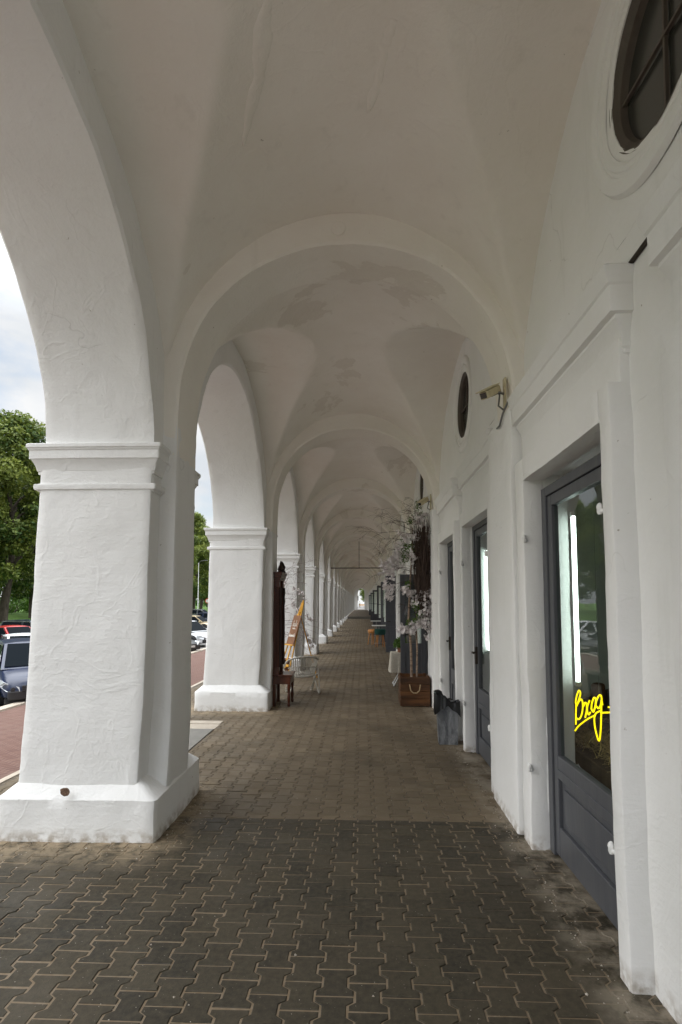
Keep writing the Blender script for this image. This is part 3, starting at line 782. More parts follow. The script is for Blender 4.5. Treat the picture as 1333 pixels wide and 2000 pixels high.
def linden(seed, H=17.5, lean=0.0):
    rnd = random.Random(seed); root = thing('linden_tree', '-', 'tree')
    t = MB(); pts = [Vector((lean*z*.35*math.sin(z*.3), .25*math.sin(z*.5+seed), z)) for z in [i*H*.8/9 for i in range(10)]]
    t.tube(pts, [max(.05, .36*(1-i/10)) for i in range(10)], 9)
    limbs = []
    for i in range(16):
        z0 = rnd.uniform(.22, .72)*H; a = i*2.4 + rnd.random(); r_ = rnd.uniform(2.0, 4.2)*(1.15 - z0/H)
        p0 = Vector((lean*z0*.35*math.sin(z0*.3), .25*math.sin(z0*.5+seed), z0)); p3 = p0 + Vector((math.cos(a)*r_, math.sin(a)*r_, rnd.uniform(1, 3)))
        t.tube([p0, p0.lerp(p3, .4) + Vector((0,0,.35)), p3], [.13, .08, .03], 6); limbs.append(p3)
    mk('trunk', t, M['bark'], root, smooth=60)
    cl = []
    for i in range(62):
        z = H*(.16 + .84*((i+.5)/62)**.92); env = 4.3*math.sin(math.pi*min(1, (z/H-.06)/1.0))**.55*(1 if z < H*.55 else (1-(z/H-.55)*1.15))
        a = i*2.399 + rnd.uniform(-.4, .4); rr = env*math.sqrt(rnd.uniform(.2, 1)); cl.append(((math.cos(a)*rr, math.sin(a)*rr, z), rnd.uniform(.75, 1.5)))
    for p in limbs: cl.append((tuple(p), rnd.uniform(.8, 1.3)))
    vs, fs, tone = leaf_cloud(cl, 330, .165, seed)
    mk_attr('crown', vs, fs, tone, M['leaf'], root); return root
t1 = linden(3, 17.5); t2 = linden(8, 16.5, .25)
spots = [(-31.5, 5.2), (-32.2, 13), (-31, 20.5), (-32, 28), (-31.4, 36.2), (-29.6, 43.9), (-31.6, 50.6), (-33.6, 57), (-31, 66), (-32, 76), (-31, 86), (-30.6, 96.5), (-32, 106), (-31, 117)]
words = ['level with the walk behind the camera, mirrored in the shop glass', 'mirrored in the nearest shop door glass', 'mirrored deep in the shop door glass', 'just left of the picture edge behind the dark hatchback', 'at the left picture edge behind the red car',
 'leaning trunk standing on the lawn left of the first pier', 'thick dark trunk hard against the left edge of the first pier', 'hidden by the first pier, lower crown', 'in the middle of the park row', 'tall crown past the middle of the park row', 'close before the gap between the first two piers', 'seen in the gap between the first and second piers', 'furthest left in the gap behind the lamp pole', 'last of the park row']
for i, (x, y) in enumerate(spots):
    src = (t1, t2)[i % 2]
    o = src if i < 2 else dup(src)
    o.location = (x, y, .0); o.rotation_euler = (0, 0, i*1.7); s_ = (1, .96, 1.04, .98, 1.02, 1.05, .93, 1.0, 1.06, .98, 1.03, 1.07, .95, 1)[i]; o.scale = (s_, s_, s_)
    tag(o, 'tall green linden tree ' + words[i], 'tree', 'linden trees along the park edge')
for i, (x, y, lab) in enumerate([(-39, 40, 'far tree closing the row at the left picture edge'), (-40.5, 56, 'far tree behind the leaning linden'), (-40, 69, 'far tree whose crown fills the gap beside the first pier'), (-42, 128, 'far tree filling the gap between the first two piers'), (-41, 142, 'furthest tree low in the gap between the first two piers'), (-40, 12, 'far tree mirrored in the shop door glass')]):
    o = dup((t1, t2)[i % 2]); o.location = (x, y, .3); o.rotation_euler = (0, 0, i*2.3+1); o.scale = (1.02, 1.02, .93); tag(o, 'dense green ' + lab, 'tree', 'trees of the second row in the park')
# bushes on the lawn behind the trunks
def bush(seed):
    rnd = random.Random(seed); r_ = thing('bush', '-', 'bush')
    cl = [((rnd.uniform(-2.4,2.4), rnd.uniform(-3.0,3.0), rnd.uniform(.4,2.6)), rnd.uniform(.7,1.2)) for _ in range(26)]
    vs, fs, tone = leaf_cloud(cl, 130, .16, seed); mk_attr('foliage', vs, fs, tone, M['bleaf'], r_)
    t = MB(); 
    for i in range(7): a = i*.9; t.tube([(0,0,-.2), (math.cos(a)*.8, math.sin(a)*1.2, 1.1), (math.cos(a)*1.5, math.sin(a)*2.0, 2.2)], [.05,.035,.015], 5)
    mk('stem', t, M['bark'], r_); return r_
b1_ = bush(5)
for i, (x, y, lab) in enumerate([(-41, 62, 'bright green bush on the lawn between the two trunks'), (-44, 71, 'dark green bush behind the leaning trunk'), (-40, 53, 'green bush at the left picture edge beyond the cars'), (-42, 128, 'green bush low in the gap between the first two piers'), (-40, 141, 'far green bush beside the road sign')]):
    o = b1_ if i == 0 else dup(b1_); o.location = (x, y, .4); o.rotation_euler = (0, 0, i*1.1); tag(o, lab, 'bush', 'bushes on the lawn')

# ------------------------------------------------------------------ cars
def carpaint(name, c, met=.3):
    m = mat(name, c, .30, met); m.node_tree.nodes['Principled BSDF'].inputs['Coat Weight'].default_value = .25; return m
M['chrome'] = mat('chrome trim', (.75,.75,.76), .12, 1); M['tyre'] = mat('tyre rubber', (.02,.02,.02), .85); M['rim'] = mat('alloy rim', (.55,.56,.58), .3, .8)
M['lamp'] = mat('headlight lens', (.62,.64,.66), .12, .3, .8); M['tail'] = mat('red tail light', (.45,.015,.01), .2); M['plastic'] = mat('black car plastic', (.02,.02,.022), .5); M['plate'] = mat('white number plate', (.75,.75,.73), .4)
def car(label, cat, name, cpaint, loc, rz, L=4.4, Hh=1.62, Wd=1.82, kind='suv', group='cars parked beyond the kerb'):
    """nose at +x; origin under the middle"""
    root = thing(name, label, cat, loc, rz, group)
    h = L/2; hw = Wd/2; belt = Hh*.60; hood = Hh*.575 if kind == 'suv' else Hh*.60
    if kind == 'suv': st = [(-h, .35, .80, .80), (-h+.06, .28, belt-.06, .92), (-h+.5, .22, belt+.02, .99), (-.6, .2, belt+.02, 1), (.55, .2, belt, 1), (1.0, .2, belt-.01, .99), (h-.55, .22, hood-.06, .96), (h-.22, .25, hood-.14, .90), (h-.06, .28, hood-.26, .80), (h, .38, hood-.42, .70)]
    else: st = [(-h, .42, .78, .78), (-h+.08, .3, belt-.04, .90), (-h+.6, .22, belt+.04, .98), (-.5, .18, belt, 1), (.55, .18, belt-.03, 1), (1.0, .2, belt-.05, .98), (h-.5, .2, hood-.16, .94), (h-.2, .24, hood-.26, .86), (h-.05, .28, hood-.36, .76), (h, .36, hood-.46, .64)]
    rings = []
    for x, zb, zt, wf in st:
        w_ = hw*wf; hgt = zt - zb
        half = [(w_*.80, zb), (w_*.95, zb+hgt*.12), (w_, zb+hgt*.38), (w_*.985, zb+hgt*.62), (w_*.95, zb+hgt*.86), (w_*.86, zt-.012), (w_*.55, zt+.022), (w_*.2, zt+.034)]
        rings.append([(x, y, z) for y, z in half] + [(x, -y, z) for y, z in reversed(half)])
    mk('body', MB().rings(rings), cpaint, root, smooth=38)
    rear = -h+.16 if kind == 'suv' else -h+.75
    cab = [(rear, belt-.02, .93, .93), (rear+.30, Hh-.10, .84, 1), (-.1, Hh, .80, 1), (.42, Hh-.03, .79, 1), (1.22 if kind == 'suv' else 1.15, belt-.03, .90, 1)]
    # cabin shell: bottom width .93, top narrower
    xb0, xt0, xt1, xb1 = rear, rear+(.32 if kind == 'suv' else .75), .38, 1.25
    def P(x, w_, z): return (x, w_*hw, z)
    yb, yt = .93, .72; zb = belt-.03; zt = Hh-.045
    c_ = MB(); sec = []
    for x, wz, z in ((xb0, yb, zb), (xt0, yt, zt-.02), ((xt0+xt1)/2, yt+.01, zt+.035), (xt1, yt, zt), (xb1, yb-.04, zb)):
        sec.append([(x, -wz*hw, z), (x, -wz*hw*.55, z + (.035 if z > zb else .01)), (x, 0, z + (.045 if z > zb else .015)), (x, wz*hw*.55, z + (.035 if z > zb else .01)), (x, wz*hw, z)])
    c_.rings(sec, False, False)
    for s_ in (-1, 1):
        a, b_, cc_, d_, e_ = [Vector(q[0 if s_ < 0 else -1]) for q in sec]
        i0 = len(c_.v); c_.add([a, b_, cc_, d_, e_], [(0,1,2,3,4)])
    mk('cabin', c_, cpaint, root, smooth=25)
    def quad(name_, q, inset, m_, par=root, off=.012, frame=False):
        q = [Vector(p) for p in q]; ctr = sum(q, Vector())/len(q); n = (q[1]-q[0]).cross(q[2]-q[0]).normalized()
        if n.dot(ctr - Vector((ctr.x*.3, 0, .6))) < 0: n = -n
        qq = [ctr + (p-ctr)*inset + n*off for p in q]; q2 = [p + n*.006 for p in qq]
        return mk(name_, MB().rings([qq, q2]), m_, par)
    w1 = [(xb1-.02, -yb*hw+.04, zb+.01), (xb1-.02, yb*hw-.04, zb+.01), (xt1, yt*hw, zt), (xt1, -yt*hw, zt)]
    quad('windscreen', w1, .90, M['carglass'], off=.03)
    w2 = [(xb0, -yb*hw, zb), (xb0, yb*hw, zb), (xt0, yt*hw, zt-.02), (xt0, -yt*hw, zt-.02)]
    quad('rear_window', w2, .84, M['carglass'], off=.02)
    for s_ in (-1, 1):
        xm = -.12
        q1 = [(xm+.03, s_*yb*hw, zb), (xb1-.12, s_*(yb-.02)*hw, zb), (xt1, s_*yt*hw, zt), (xm+.03, s_*(yt+.0)*hw, zt)]
        q0 = [(xb0+.18, s_*yb*hw, zb), (xm-.03, s_*yb*hw, zb), (xm-.03, s_*yt*hw, zt), (xt0+.05, s_*yt*hw, zt-.01)]
        for q in (q1, q0):
            ww = quad('side_window', q, .88, M['carglass'])
        tr = MB().tube([(xb0+.22, s_*(yb*hw+.012), zb+.05), (xt0+.05, s_*(yt*hw+.03), zt-.05), (xt1-.02, s_*(yt*hw+.03), zt-.05), (xb1-.16, s_*(yb*hw+.01), zb+.05), (xb0+.22, s_*(yb*hw+.012), zb+.05)], .013, 6)
        mk('window_trim', tr, M['chrome'] if kind == 'suv' else M['plastic'], root, smooth=60)
        mi = MB().obox((.98, s_*(hw+.09), belt+.06), (.05,.02*s_,0), (0,.10,0), (0,0,.065)); mk('wing_mirror', mi, cpaint, root, bevel=.02)
        hl = MB().rings([[(h-.50, s_*hw*.93, hood-.20), (h-.20, s_*hw*.86, hood-.24), (h-.045, s_*hw*.52, hood-.36), (h-.035, s_*hw*.50, hood-.46), (h-.10, s_*hw*.80, hood-.44), (h-.40, s_*hw*.95, hood-.34)],
                         [(h-.48, s_*(hw*.93+.022), hood-.19), (h-.16, s_*(hw*.86+.03), hood-.235), (h-.0, s_*hw*.53, hood-.36), (h+.012, s_*hw*.51, hood-.47), (h-.055, s_*(hw*.80+.03), hood-.46), (h-.38, s_*(hw*.95+.022), hood-.35)]])
        hl_ = mk('headlight', hl, M['lamp'], root)
        mk('lamp_lens', MB().lathe([(.0,0),(.055,0),(.055,.03),(0,.04)], (h-.03, s_*hw*.68, hood-.41), 14, 'x'), M['plastic'], hl_)
        mk('fog_light', MB().obox((h-.045, s_*hw*.62, .40), (.03,.0,0), (0,.16,0), (0,0,.035)), M['lamp'], root, bevel=.01)
        mk('tail_light', MB().obox((-h+.07, s_*hw*.72, belt-.14), (.05,0,0), (.02*-s_*s_,.16,0), (0,0,.10)), M['tail'], root, bevel=.02)
    g = MB().obox((h-.005, 0, hood-.40), (.02,0,0), (0, hw*.46, 0), (0,0,.075))
    for i in range(3): g.obox((h+.018, 0, hood-.45+i*.05), (.006,0,0), (0, hw*.47, 0), (0,0,.008))
    mk('grille', g, M['plastic'], root, bevel=.006)
    mk('bumper', MB().obox((h-.06, 0, .37), (.07,0,0), (0, hw*.80, 0), (0,0,.12)), M['plastic'], root, bevel=.04); mk('bumper', MB().obox((-h+.06, 0, .42), (.07,0,0), (0, hw*.84, 0), (0,0,.13)), M['plastic'], root, bevel=.04)
    mk('number_plate', MB().obox((h+.012, 0, .44), (.008,0,0), (0,.26,0), (0,0,.055)), M['plate'], root); mk('number_plate', MB().obox((-h-.015, 0, belt-.32), (.008,0,0), (0,.26,0), (0,0,.055)), M['plate'], root)
    for sx in (-h*.62, h*.64):
        for s_ in (-1, 1):
            wr = .335
            arch = MB().lathe([(.0,-.01),(wr+.06,-.01),(wr+.06,.012),(0,.012)], (sx, s_*(hw*.985), wr), 26, 'y'); mk('wheel_arch', arch, M['plastic'], root, smooth=40)
            wl = mk('wheel', MB().lathe([(wr*.62,-.11),(wr*.95,-.11),(wr,-.07),(wr,.07),(wr*.95,.11),(wr*.66,.115),(wr*.62,.1)], (sx, s_*(hw*.985-.04), wr), 28, 'y'), M['tyre'], root, smooth=40)
            rm = MB().lathe([(wr*.60,.0),(wr*.66,.0),(wr*.66,.07),(wr*.60,.07)], (sx, s_*(hw*.985+.02)-.035, wr), 24, 'y')
            for i in range(5):
                a = i*2*math.pi/5 + .3; rm.obox((sx+math.cos(a)*wr*.33, s_*(hw*.985+.04), wr+math.sin(a)*wr*.33), (math.cos(a)*wr*.32, 0, math.sin(a)*wr*.32), (0,.015,0), (-math.sin(a)*.045, 0, math.cos(a)*.045))
            mk('rim', rm, M['rim'], wl, smooth=40)
    return root
GZ = -1.13
navy = carpaint('navy paint', (.010,.018,.05), 0); white = carpaint('white car paint', (.68,.69,.70), 0); red = carpaint('red car paint', (.42,.02,.018), .1)
blk = carpaint('black car paint', (.014,.015,.017)); beige = carpaint('beige car paint', (.50,.40,.24), .1); grey = carpaint('grey car paint', (.13,.14,.15)); teal = carpaint('dark teal paint', (.02,.035,.045))
car('navy blue SUV nosed up to the kerb left of the first pier', 'car', 'parked_suv', navy, (-9.80, 15.6, GZ), R(-50))
car('white car whose roof shows behind the navy SUV', 'car', 'parked_car', white, (-13.3, 20.9, GZ), R(-48), Hh=1.50, kind='hatch')
car('bright red car parked across the lot behind the white roof', 'car', 'parked_car', red, (-18.9, 28.6, GZ), R(-28), Hh=1.48, kind='hatch')
car('dark hatchback with its tailgate and plate facing the arcade at the left picture edge', 'car', 'parked_hatchback', teal, (-19.1, 26.2, GZ), R(118), 4.1, 1.58, kind='suv')
car('dark teal estate car behind the red car', 'car', 'parked_estate', teal, (-21.5, 34.6, GZ), R(-15), 4.7, 1.60)
car('black saloon nose beside the first pier in the gap', 'car', 'parked_saloon', blk, (-10.95, 28.9, GZ), R(-22), Hh=1.46, kind='hatch')
car('white hatchback with silver wheel in the gap between the piers', 'car', 'parked_hatchback', white, (-11.3, 34.2, GZ), R(-25), Hh=1.58, kind='hatch')
car('beige saloon seen over the white hatchback', 'car', 'parked_saloon', beige, (-16.3, 52, GZ), R(-8), Hh=1.46, kind='hatch')
car('grey estate car furthest back in the gap below the lamp pole', 'car', 'parked_estate', grey, (-24.2, 80, GZ), R(-5), 4.7, 1.75)
car('blue car half hidden between the beige saloon and grey estate', 'car', 'parked_car', navy, (-19.2, 66, GZ), R(-5), Hh=1.5, kind='hatch')
car('white car mirrored in the nearest shop door', 'car', 'parked_car', white, (-11.5, 8.9, GZ), 0, Hh=1.5, kind='hatch')
car('beige car mirrored in the nearest shop door', 'car', 'parked_car', beige, (-18.2, 5.0, GZ), 0, Hh=1.5, kind='hatch')
# lamp pole and road sign by the far cars
lp = thing('lamp_pole', 'slim white lamp pole rising between trees in the gap', 'lamp pole', (-25.8, 84, -.7))
mk('pole', MB().lathe([(.0,0),(.12,0),(.12,.5),(.07,.6),(.045,8.6),(0,8.6)], n=12), M['white'], lp, smooth=50)
mk('lamp_head', MB().tube([(0,0,8.5),(.3,0,8.85),(.9,0,8.95)], .03).obox((1.1,0,8.95), (.3,0,.02), (0,.11,0), (0,0,.05)), M['metal'], lp, bevel=.02)
sg = thing('road_sign', 'small round red and white road sign on a post', 'road sign', (-26.6, 92, -.5))
mk('post', MB().tube([(0,0,0),(0,0,2.6)], .03), M['metal'], sg, smooth=60)
mk('sign_disc', MB().lathe([(0,-.01),(.4,-.01),(.4,.01),(0,.01)], (0,-.04,2.4), 30, 'y'), mat('sign red', (.6,.03,.02), .5), sg)
mk('sign_face', MB().lathe([(0,-.01),(.29,-.01),(.29,.004),(0,.004)], (0,-.055,2.4), 30, 'y'), M['white'], sg)
# view through the far end: tree, pale building, person, bench
ft = dup(t1, (1.9, 138, .0), .5, 'green tree seen through the far archway'); ft.scale = (.8,.8,.8)
if 'group' in ft: del ft['group']
fb = thing('white_house', 'small white house beyond the far archway', 'house', (-5.6, 190, .3))
mk('wall', MB().box(-8, 10, 0, 8, 0, 6), M['plaster'], fb); mk('roof', MB().add([(-8.5,-.5,6.01),(10.5,-.5,6.01),(10.5,8.5,6.01),(-8.5,8.5,6.01),(-8.5,4,9),(10.5,4,9)], [(0,1,5,4),(2,3,4,5),(1,2,5),(3,0,4),(3,2,1,0)]), M['roofslab'], fb)
for x in (-5.6, -2.6, .4, 3.4, 6.4): 
    w_ = mk('window', MB().box(x, x+1.1, -.04, .02, 2.0, 3.8), M['white'], fb); mk('pane', MB().box(x+.1, x+1.0, -.06, -.041, 2.1, 3.7), M['carglass'], w_)
def person(loc):
    root = thing('person', 'standing person in dark trousers and pale top beyond the far archway', 'person', loc)
    J = {'pel': (0,0,.95,.13), 'ch': (0,0,1.25,.14), 'nk': (0,0,1.48,.055), 'hd': (0,.0,1.60,.10), 'hd2': (0,0,1.70,.085), 'ls': (-.17,0,1.42,.06), 'le': (-.24,.02,1.15,.045), 'lh': (-.25,-.04,.90,.035), 'rs': (.17,0,1.42,.06), 're': (.24,.02,1.15,.045), 'rh': (.25,-.04,.90,.035),
         'lp': (-.10,0,.88,.10), 'lk': (-.11,-.02,.48,.07), 'la': (-.11,.02,.09,.045), 'lt': (-.12,-.15,.04,.04), 'rp': (.10,0,.88,.10), 'rk': (.12,-.03,.48,.07), 'ra': (.13,.05,.09,.045), 'rt': (.14,-.12,.04,.04)}
    E_ = 'pel-ch ch-nk nk-hd hd-hd2 ch-ls ls-le le-lh ch-rs rs-re re-rh pel-lp lp-lk lk-la la-lt pel-rp rp-rk rk-ra ra-rt'.split()
    ks = list(J); me = bpy.data.meshes.new('body'); me.from_pydata([J[k][:3] for k in ks], [tuple(ks.index(q) for q in e.split('-')) for e in E_], [])
    o = bpy.data.objects.new('body', me); COL.objects.link(o); o.parent = root
    o.modifiers.new('skin', 'SKIN'); o.modifiers.new('sub', 'SUBSURF').levels = 1
    for i, k_ in enumerate(ks): me.skin_vertices[0].data[i].radius = (J[k_][3],)*2
    me.skin_vertices[0].data[0].use_root = True
    m = mat('dark clothes with pale top', (.02,.02,.025), .8); Nn, Ll, b = nodes(m); tcx = Nn.new('ShaderNodeTexCoord'); sp = Nn.new('ShaderNodeSeparateXYZ'); Ll.new(tcx.outputs['Object'], sp.inputs[0])
    r_ = Nn.new('ShaderNodeMath'); r_.operation = 'GREATER_THAN'; r_.inputs[1].default_value = .98; Ll.new(sp.outputs[2], r_.inputs[0]); r2 = Nn.new('ShaderNodeMath'); r2.operation = 'GREATER_THAN'; r2.inputs[1].default_value = 1.47; Ll.new(sp.outputs[2], r2.inputs[0])
    c = mixc(m, r_.outputs[0], (.02,.02,.025), (.62,.60,.57)); c = mixc(m, r2.outputs[0], c, (.42,.27,.20)); Ll.new(c, b.inputs['Base Color']); me.materials.append(m)
    mk('hair', MB().lathe([(0,.06),(.06,.05),(.098,.0),(.10,-.03),(.0,-.03)], (0,.012,1.72), 14), M['twig'], root, smooth=60)
person((-.62, 148, .3))
bn = thing('street_bench', 'pale bench standing beyond the far archway', 'bench', (.25, 140, .3))
b = MB(); 
for i in range(5): b.box(-.9, .9, -.25+i*.1, -.17+i*.1, .42, .46)
mk('seat', b, M['easel'], bn); b = MB()
for i in range(3): b.box(-.9, .9, .28, .32, .55+i*.12, .64+i*.12)
mk('backrest', b, M['easel'], bn)
for x in (-.75, .75): mk('leg', MB().box(x-.04, x+.04, -.22, -.16, 0, .42).box(x-.04, x+.04, .24, .30, 0, .9), M['iron'], bn)

# ------------------------------------------------------------------ shop window: tubes, neon, straw
def tubelamp(y, x=1.405, lab='', zc=1.63):
    r = thing('tube_light', lab, 'tube light', (x, y, zc), 0, 'upright tube lights in the shop doors')
    mk('tube', MB().box(-.014, .014, -.012, .012, -.54, .54), M['tubelight'], r, bevel=.008)
    mk('end_cap', MB().box(-.018, .018, -.016, .02, .541, .57), M['white'], r, bevel=.004); mk('end_cap', MB().box(-.018, .018, -.016, .02, -.57, -.541), M['white'], r, bevel=.004)
tubelamp(3.80-.215, 1.40, 'glowing white tube light upright behind the nearest shop door glass')
tubelamp(yk(0)+1.77-.03, 1.37, 'glowing white tube light upright behind the middle shop door')
tubelamp(yk(0)+3.50-.03, 1.37, 'glowing white tube light upright behind the third shop door')
# neon word: strokes given as (u along the glass in metres, v up) -> here in tracing units
strokes = [   # (y, z) of the handwriting on the inner face of the glass
 [(3.319, 0.874), (3.313, 0.942), (3.305, 0.994), (3.312, 1.008), (3.292, 1.049), (3.258, 1.084), (3.236, 1.073), (3.257, 1.036), (3.297, 0.99)],
 [(3.301, 0.985), (3.271, 1.013), (3.23, 1.039), (3.209, 1.025), (3.212, 0.983), (3.238, 0.939), (3.273, 0.915), (3.302, 0.915)],
 [(3.198, 1.004), (3.176, 1.028), (3.157, 1.028), (3.152, 1.007), (3.143, 0.981), (3.13, 0.971), (3.106, 0.988)],
 [(3.178, 0.945), (3.16, 0.981), (3.138, 1.022), (3.112, 1.052)],
 [(3.091, 1.007), (3.083, 1.04), (3.054, 1.077), (3.031, 1.075), (3.037, 1.04), (3.064, 1.0), (3.084, 1.006)],
 [(3.038, 1.033), (3.023, 1.066), (2.988, 1.101), (2.964, 1.105), (2.956, 1.086), (2.971, 1.053), (3.0, 1.031), (3.025, 1.037)],
 [(2.948, 1.058), (2.96, 1.081), (2.965, 1.031), (2.971, 0.981), (2.981, 0.919), (3.003, 0.859), (3.031, 0.88), (3.053, 0.925), (3.055, 0.967), (3.031, 0.999), (2.973, 1.023)],
 [(3.333, 0.835), (3.282, 0.872), (3.207, 0.913), (3.126, 0.952), (3.049, 0.983)],
 [(2.969, 1.013), (2.898, 1.029), (2.794, 1.051)],
 [(2.88, 1.06), (2.835, 1.063), (2.794, 1.051), (2.831, 1.023)]]
def smooth_pts(p, n=6):
    out_ = []
    for i in range(len(p)-1):
        p0 = p[max(0,i-1)]; p1 = p[i]; p2 = p[i+1]; p3 = p[min(len(p)-1, i+2)]
        for k_ in range(n):
            t = k_/n; out_.append(tuple(.5*((2*p1[j]) + (-p0[j]+p2[j])*t + (2*p0[j]-5*p1[j]+4*p2[j]-p3[j])*t*t + (-p0[j]+3*p1[j]-3*p2[j]+p3[j])*t**3) for j in range(2)))
    out_.append(p[-1]); return out_
NX = 1.275
nm = MB()
for st_ in strokes: nm.tube([(NX, y, z) for y, z in smooth_pts(st_)], .0045, 8)
ns = thing('neon_sign', 'yellow neon handwriting with arrow hanging inside the nearest shop door glass', 'neon sign', (0,0,0))
mk('neon_tube', nm, M['neon'], ns, smooth=70)
mk('cable', MB().tube([(NX+.006, 3.0, 1.02), (NX+.006, 3.0, 1.6), (NX+.01, 3.0, 2.22)], .0012, 5), M['metal'], ns)
rnd = random.Random(12)
dp = thing('display_plinth', 'low wooden display box inside the nearest shop door', 'display box', (1.95, 3.75, 0))
mk('box_panel', MB().box(-.50, .8, -1.85, 1.85, 0.001, .60), M['log'], dp, bevel=.01)
vs, fs, tone = [], [], []
for i in range(16000):
    x = rnd.uniform(1.46, 2.7); y = rnd.uniform(2.0, 5.5)
    z = .60 + .01 + .16*(noise.noise(Vector((x*2.2, y*2.2, 4)))+.6) * rnd.random() + .02
    d = Vector((rnd.gauss(0,1), rnd.gauss(0,1), rnd.gauss(0,.25))).normalized()*rnd.uniform(.03,.09); n = Vector((-d.y, d.x, 0)).normalized()*.0022
    p = Vector((x,y,z)); m_ = p + Vector((0,0,rnd.uniform(0,.02))); o = len(vs)
    vs += [tuple(p-d-n), tuple(p-d+n), tuple(m_+n), tuple(m_-n), tuple(p+d+n), tuple(p+d-n)]; fs += [(o,o+1,o+2,o+3),(o+3,o+2,o+4,o+5)]; tn = rnd.random(); tone += [tn, tn]
sw = mk_attr('straw', vs, fs, tone, M['straw'], None, kind='stuff', label='loose golden straw spread behind the nearest shop door glass', category='straw')
for i, (x, y, z, l, r_, a, e) in enumerate([(1.86,4.35,.76,.22,.055,1.2,.9),(2.15,4.75,.80,.34,.075,.4,.25),(1.70,3.75,.72,.2,.045,1.9,.1)]):
    d = Vector((math.cos(a)*math.cos(e), math.sin(a)*math.cos(e), math.sin(e)))*l
    lg = thing('log', ['bark covered log lying left in the straw', 'thickest dark log lying at the back of the straw', 'short dark log lying nearest the door glass in the straw'][i], 'log', (x,y,z), 0, 'logs in the straw')
    mk('bark', rough(MB().tube([-d, -d*.3, d*.3, d], [r_*.95, r_*1.05, r_, r_*.9], 14, False), .006, i, 6), M['log'], lg, smooth=50)
    for s_ in (-1, 1): 
        q = MB().tube([d*s_*.985, d*s_*.99], r_*.88, 14); mk('cut_end', q, M['legwood'], lg)

# ------------------------------------------------------------------ flood lights on the pilasters
def flood(loc, lab):
    r = thing('security_camera', lab, 'security camera', loc, 0, 'camera housings on the wall pilasters'); r.scale = (.85,.85,.85)
    a = Vector((-.62, -.62, -.48)).normalized(); s_ = a.cross(Vector((0,0,1))).normalized(); u = s_.cross(a)
    c0 = Vector((-.13, -.04, .02))
    mk('housing', MB().obox(c0, a*.125, s_*.040, u*.034), M['cream'], r, bevel=.012)
    mk('sun_hood', MB().obox(c0 + u*.042 + a*.02, a*.145, s_*.046, u*.004), M['cream'], r, bevel=.003)
    mk('lens', MB().obox(c0 + a*.128, a*.004, s_*.028, u*.024), M['oglass'], r)
    mk('bracket', MB().tube([(0,0,.02), (-.05,-.01,.03), tuple(c0 - u*.03)], .011), M['metal'], r, smooth=60)
    mk('mount_plate', MB().box(-.004, .012, -.03, .03, -.12, .16), M['cream'], r, bevel=.003)
    mk('cable', MB().tube([tuple(c0 - a*.12), tuple(c0 - a*.14 - u*.06), (-.06,-.03,-.10), (-.01,-.01,-.13), (.0, .0,-.12)], .008), M['metal'], r, smooth=60)
flood((1.075, 3.99, 3.15), 'cream camera housing on the nearest wall pilaster')
flood((1.075, 8.35, 3.15), 'cream camera housing above the blossom tree')

# ------------------------------------------------------------------ waste bin
bi = thing('waste_bin', 'scuffed grey metal bin lined with a black bag by the wall', 'waste bin', (.98, 6.32, 0), R(-4))
b = MB(); 
lv = [(-.125,-.10,0), (-.125,-.10,.0)]
outer = [[(-.105,-.09,0),(.105,-.09,0),(.105,.09,0),(-.105,.09,0)], [(-.128,-.105,.46),(.118,-.105,.46),(.118,.105,.46),(-.128,.105,.46)]]
inner = [[(x*.95, y*.95, z) for x, y, z in outer[1]], [(x*.95, y*.95, .03) for x, y, z in outer[0]]]
b.rings(outer + inner)
mk('bin_body', b, M['galv'], bi, bevel=.004)
def bag():
    rings = []; n = 64
    for (k_, off, z) in ((0,-.012,.30),(1,-.006,.43),(2,.0,.468),(3,.012,.475),(4,.015,.43),(5,.017,.36)):
        ring = []
        for i in range(n):
            a = 2*math.pi*i/n; cx_, cy_ = math.cos(a), math.sin(a); m_ = max(abs(cx_)/.123, abs(cy_)/.105); x, y = cx_/m_, cy_/m_
            nn = noise.noise(Vector((cx_*3, cy_*3, k_*.6)))
            fall = (.02 if x > 0 and y < 0 else .12 if x > .05 else -.02)
            zz = z + (nn*.035 if k_ >= 2 else 0) + (.075*max(0, 1-abs(x+.08)/.12) + .05*max(0, -x/.12)*.6 if k_ in (2,3) else 0)
            if k_ >= 4: zz = .475 - (z and (.475 - z)) * (.3 + 1.1*max(0, x/.12)*(1 if y < 0 else .6) + .9*max(0, -x/.12)) + nn*.02
            o_ = off + .012*nn*(k_ > 1) + (.015 if x < -.1 and k_ > 2 else 0)
            ring.append((x*(1+o_/.12), y*(1+o_/.105), zz))
        rings.append(ring)
    return MB().rings(rings, False)
mk('bin_bag', rough(bag(), .006, 4, 14), M['bag'], bi, smooth=40)

# ------------------------------------------------------------------ crate with the blossom tree
cr_ = thing('wooden_crate', 'dark stained wooden planter crate with rope handle under the blossom tree', 'planter crate', (.82, 8.66, 0))
b = MB(); w2, d2 = .228, .22
for i in range(4):
    z0 = .012 + i*.112; g_ = .105
    j = rnd.uniform(-.003, .003)
    b.box(-w2, w2, -d2+j, -d2+.018+j, z0, z0+g_); b.box(-w2, w2, d2-.018, d2, z0, z0+g_); b.box(-w2+j, -w2+.018+j, -d2+.02, d2-.02, z0, z0+g_); b.box(w2-.018, w2, -d2+.02, d2-.02, z0, z0+g_)
mk('crate_boards', b, M['crate'], cr_, bevel=.004)
b = MB()
for sx in (-1, 1):
    for sy in (-1, 1): b.box(sx*(w2-.04)-.022, sx*(w2-.04)+.022, sy*(d2-.03)-.010, sy*(d2-.03)+.010, .002, .462)
mk('corner_post', b, M['crate'], cr_)
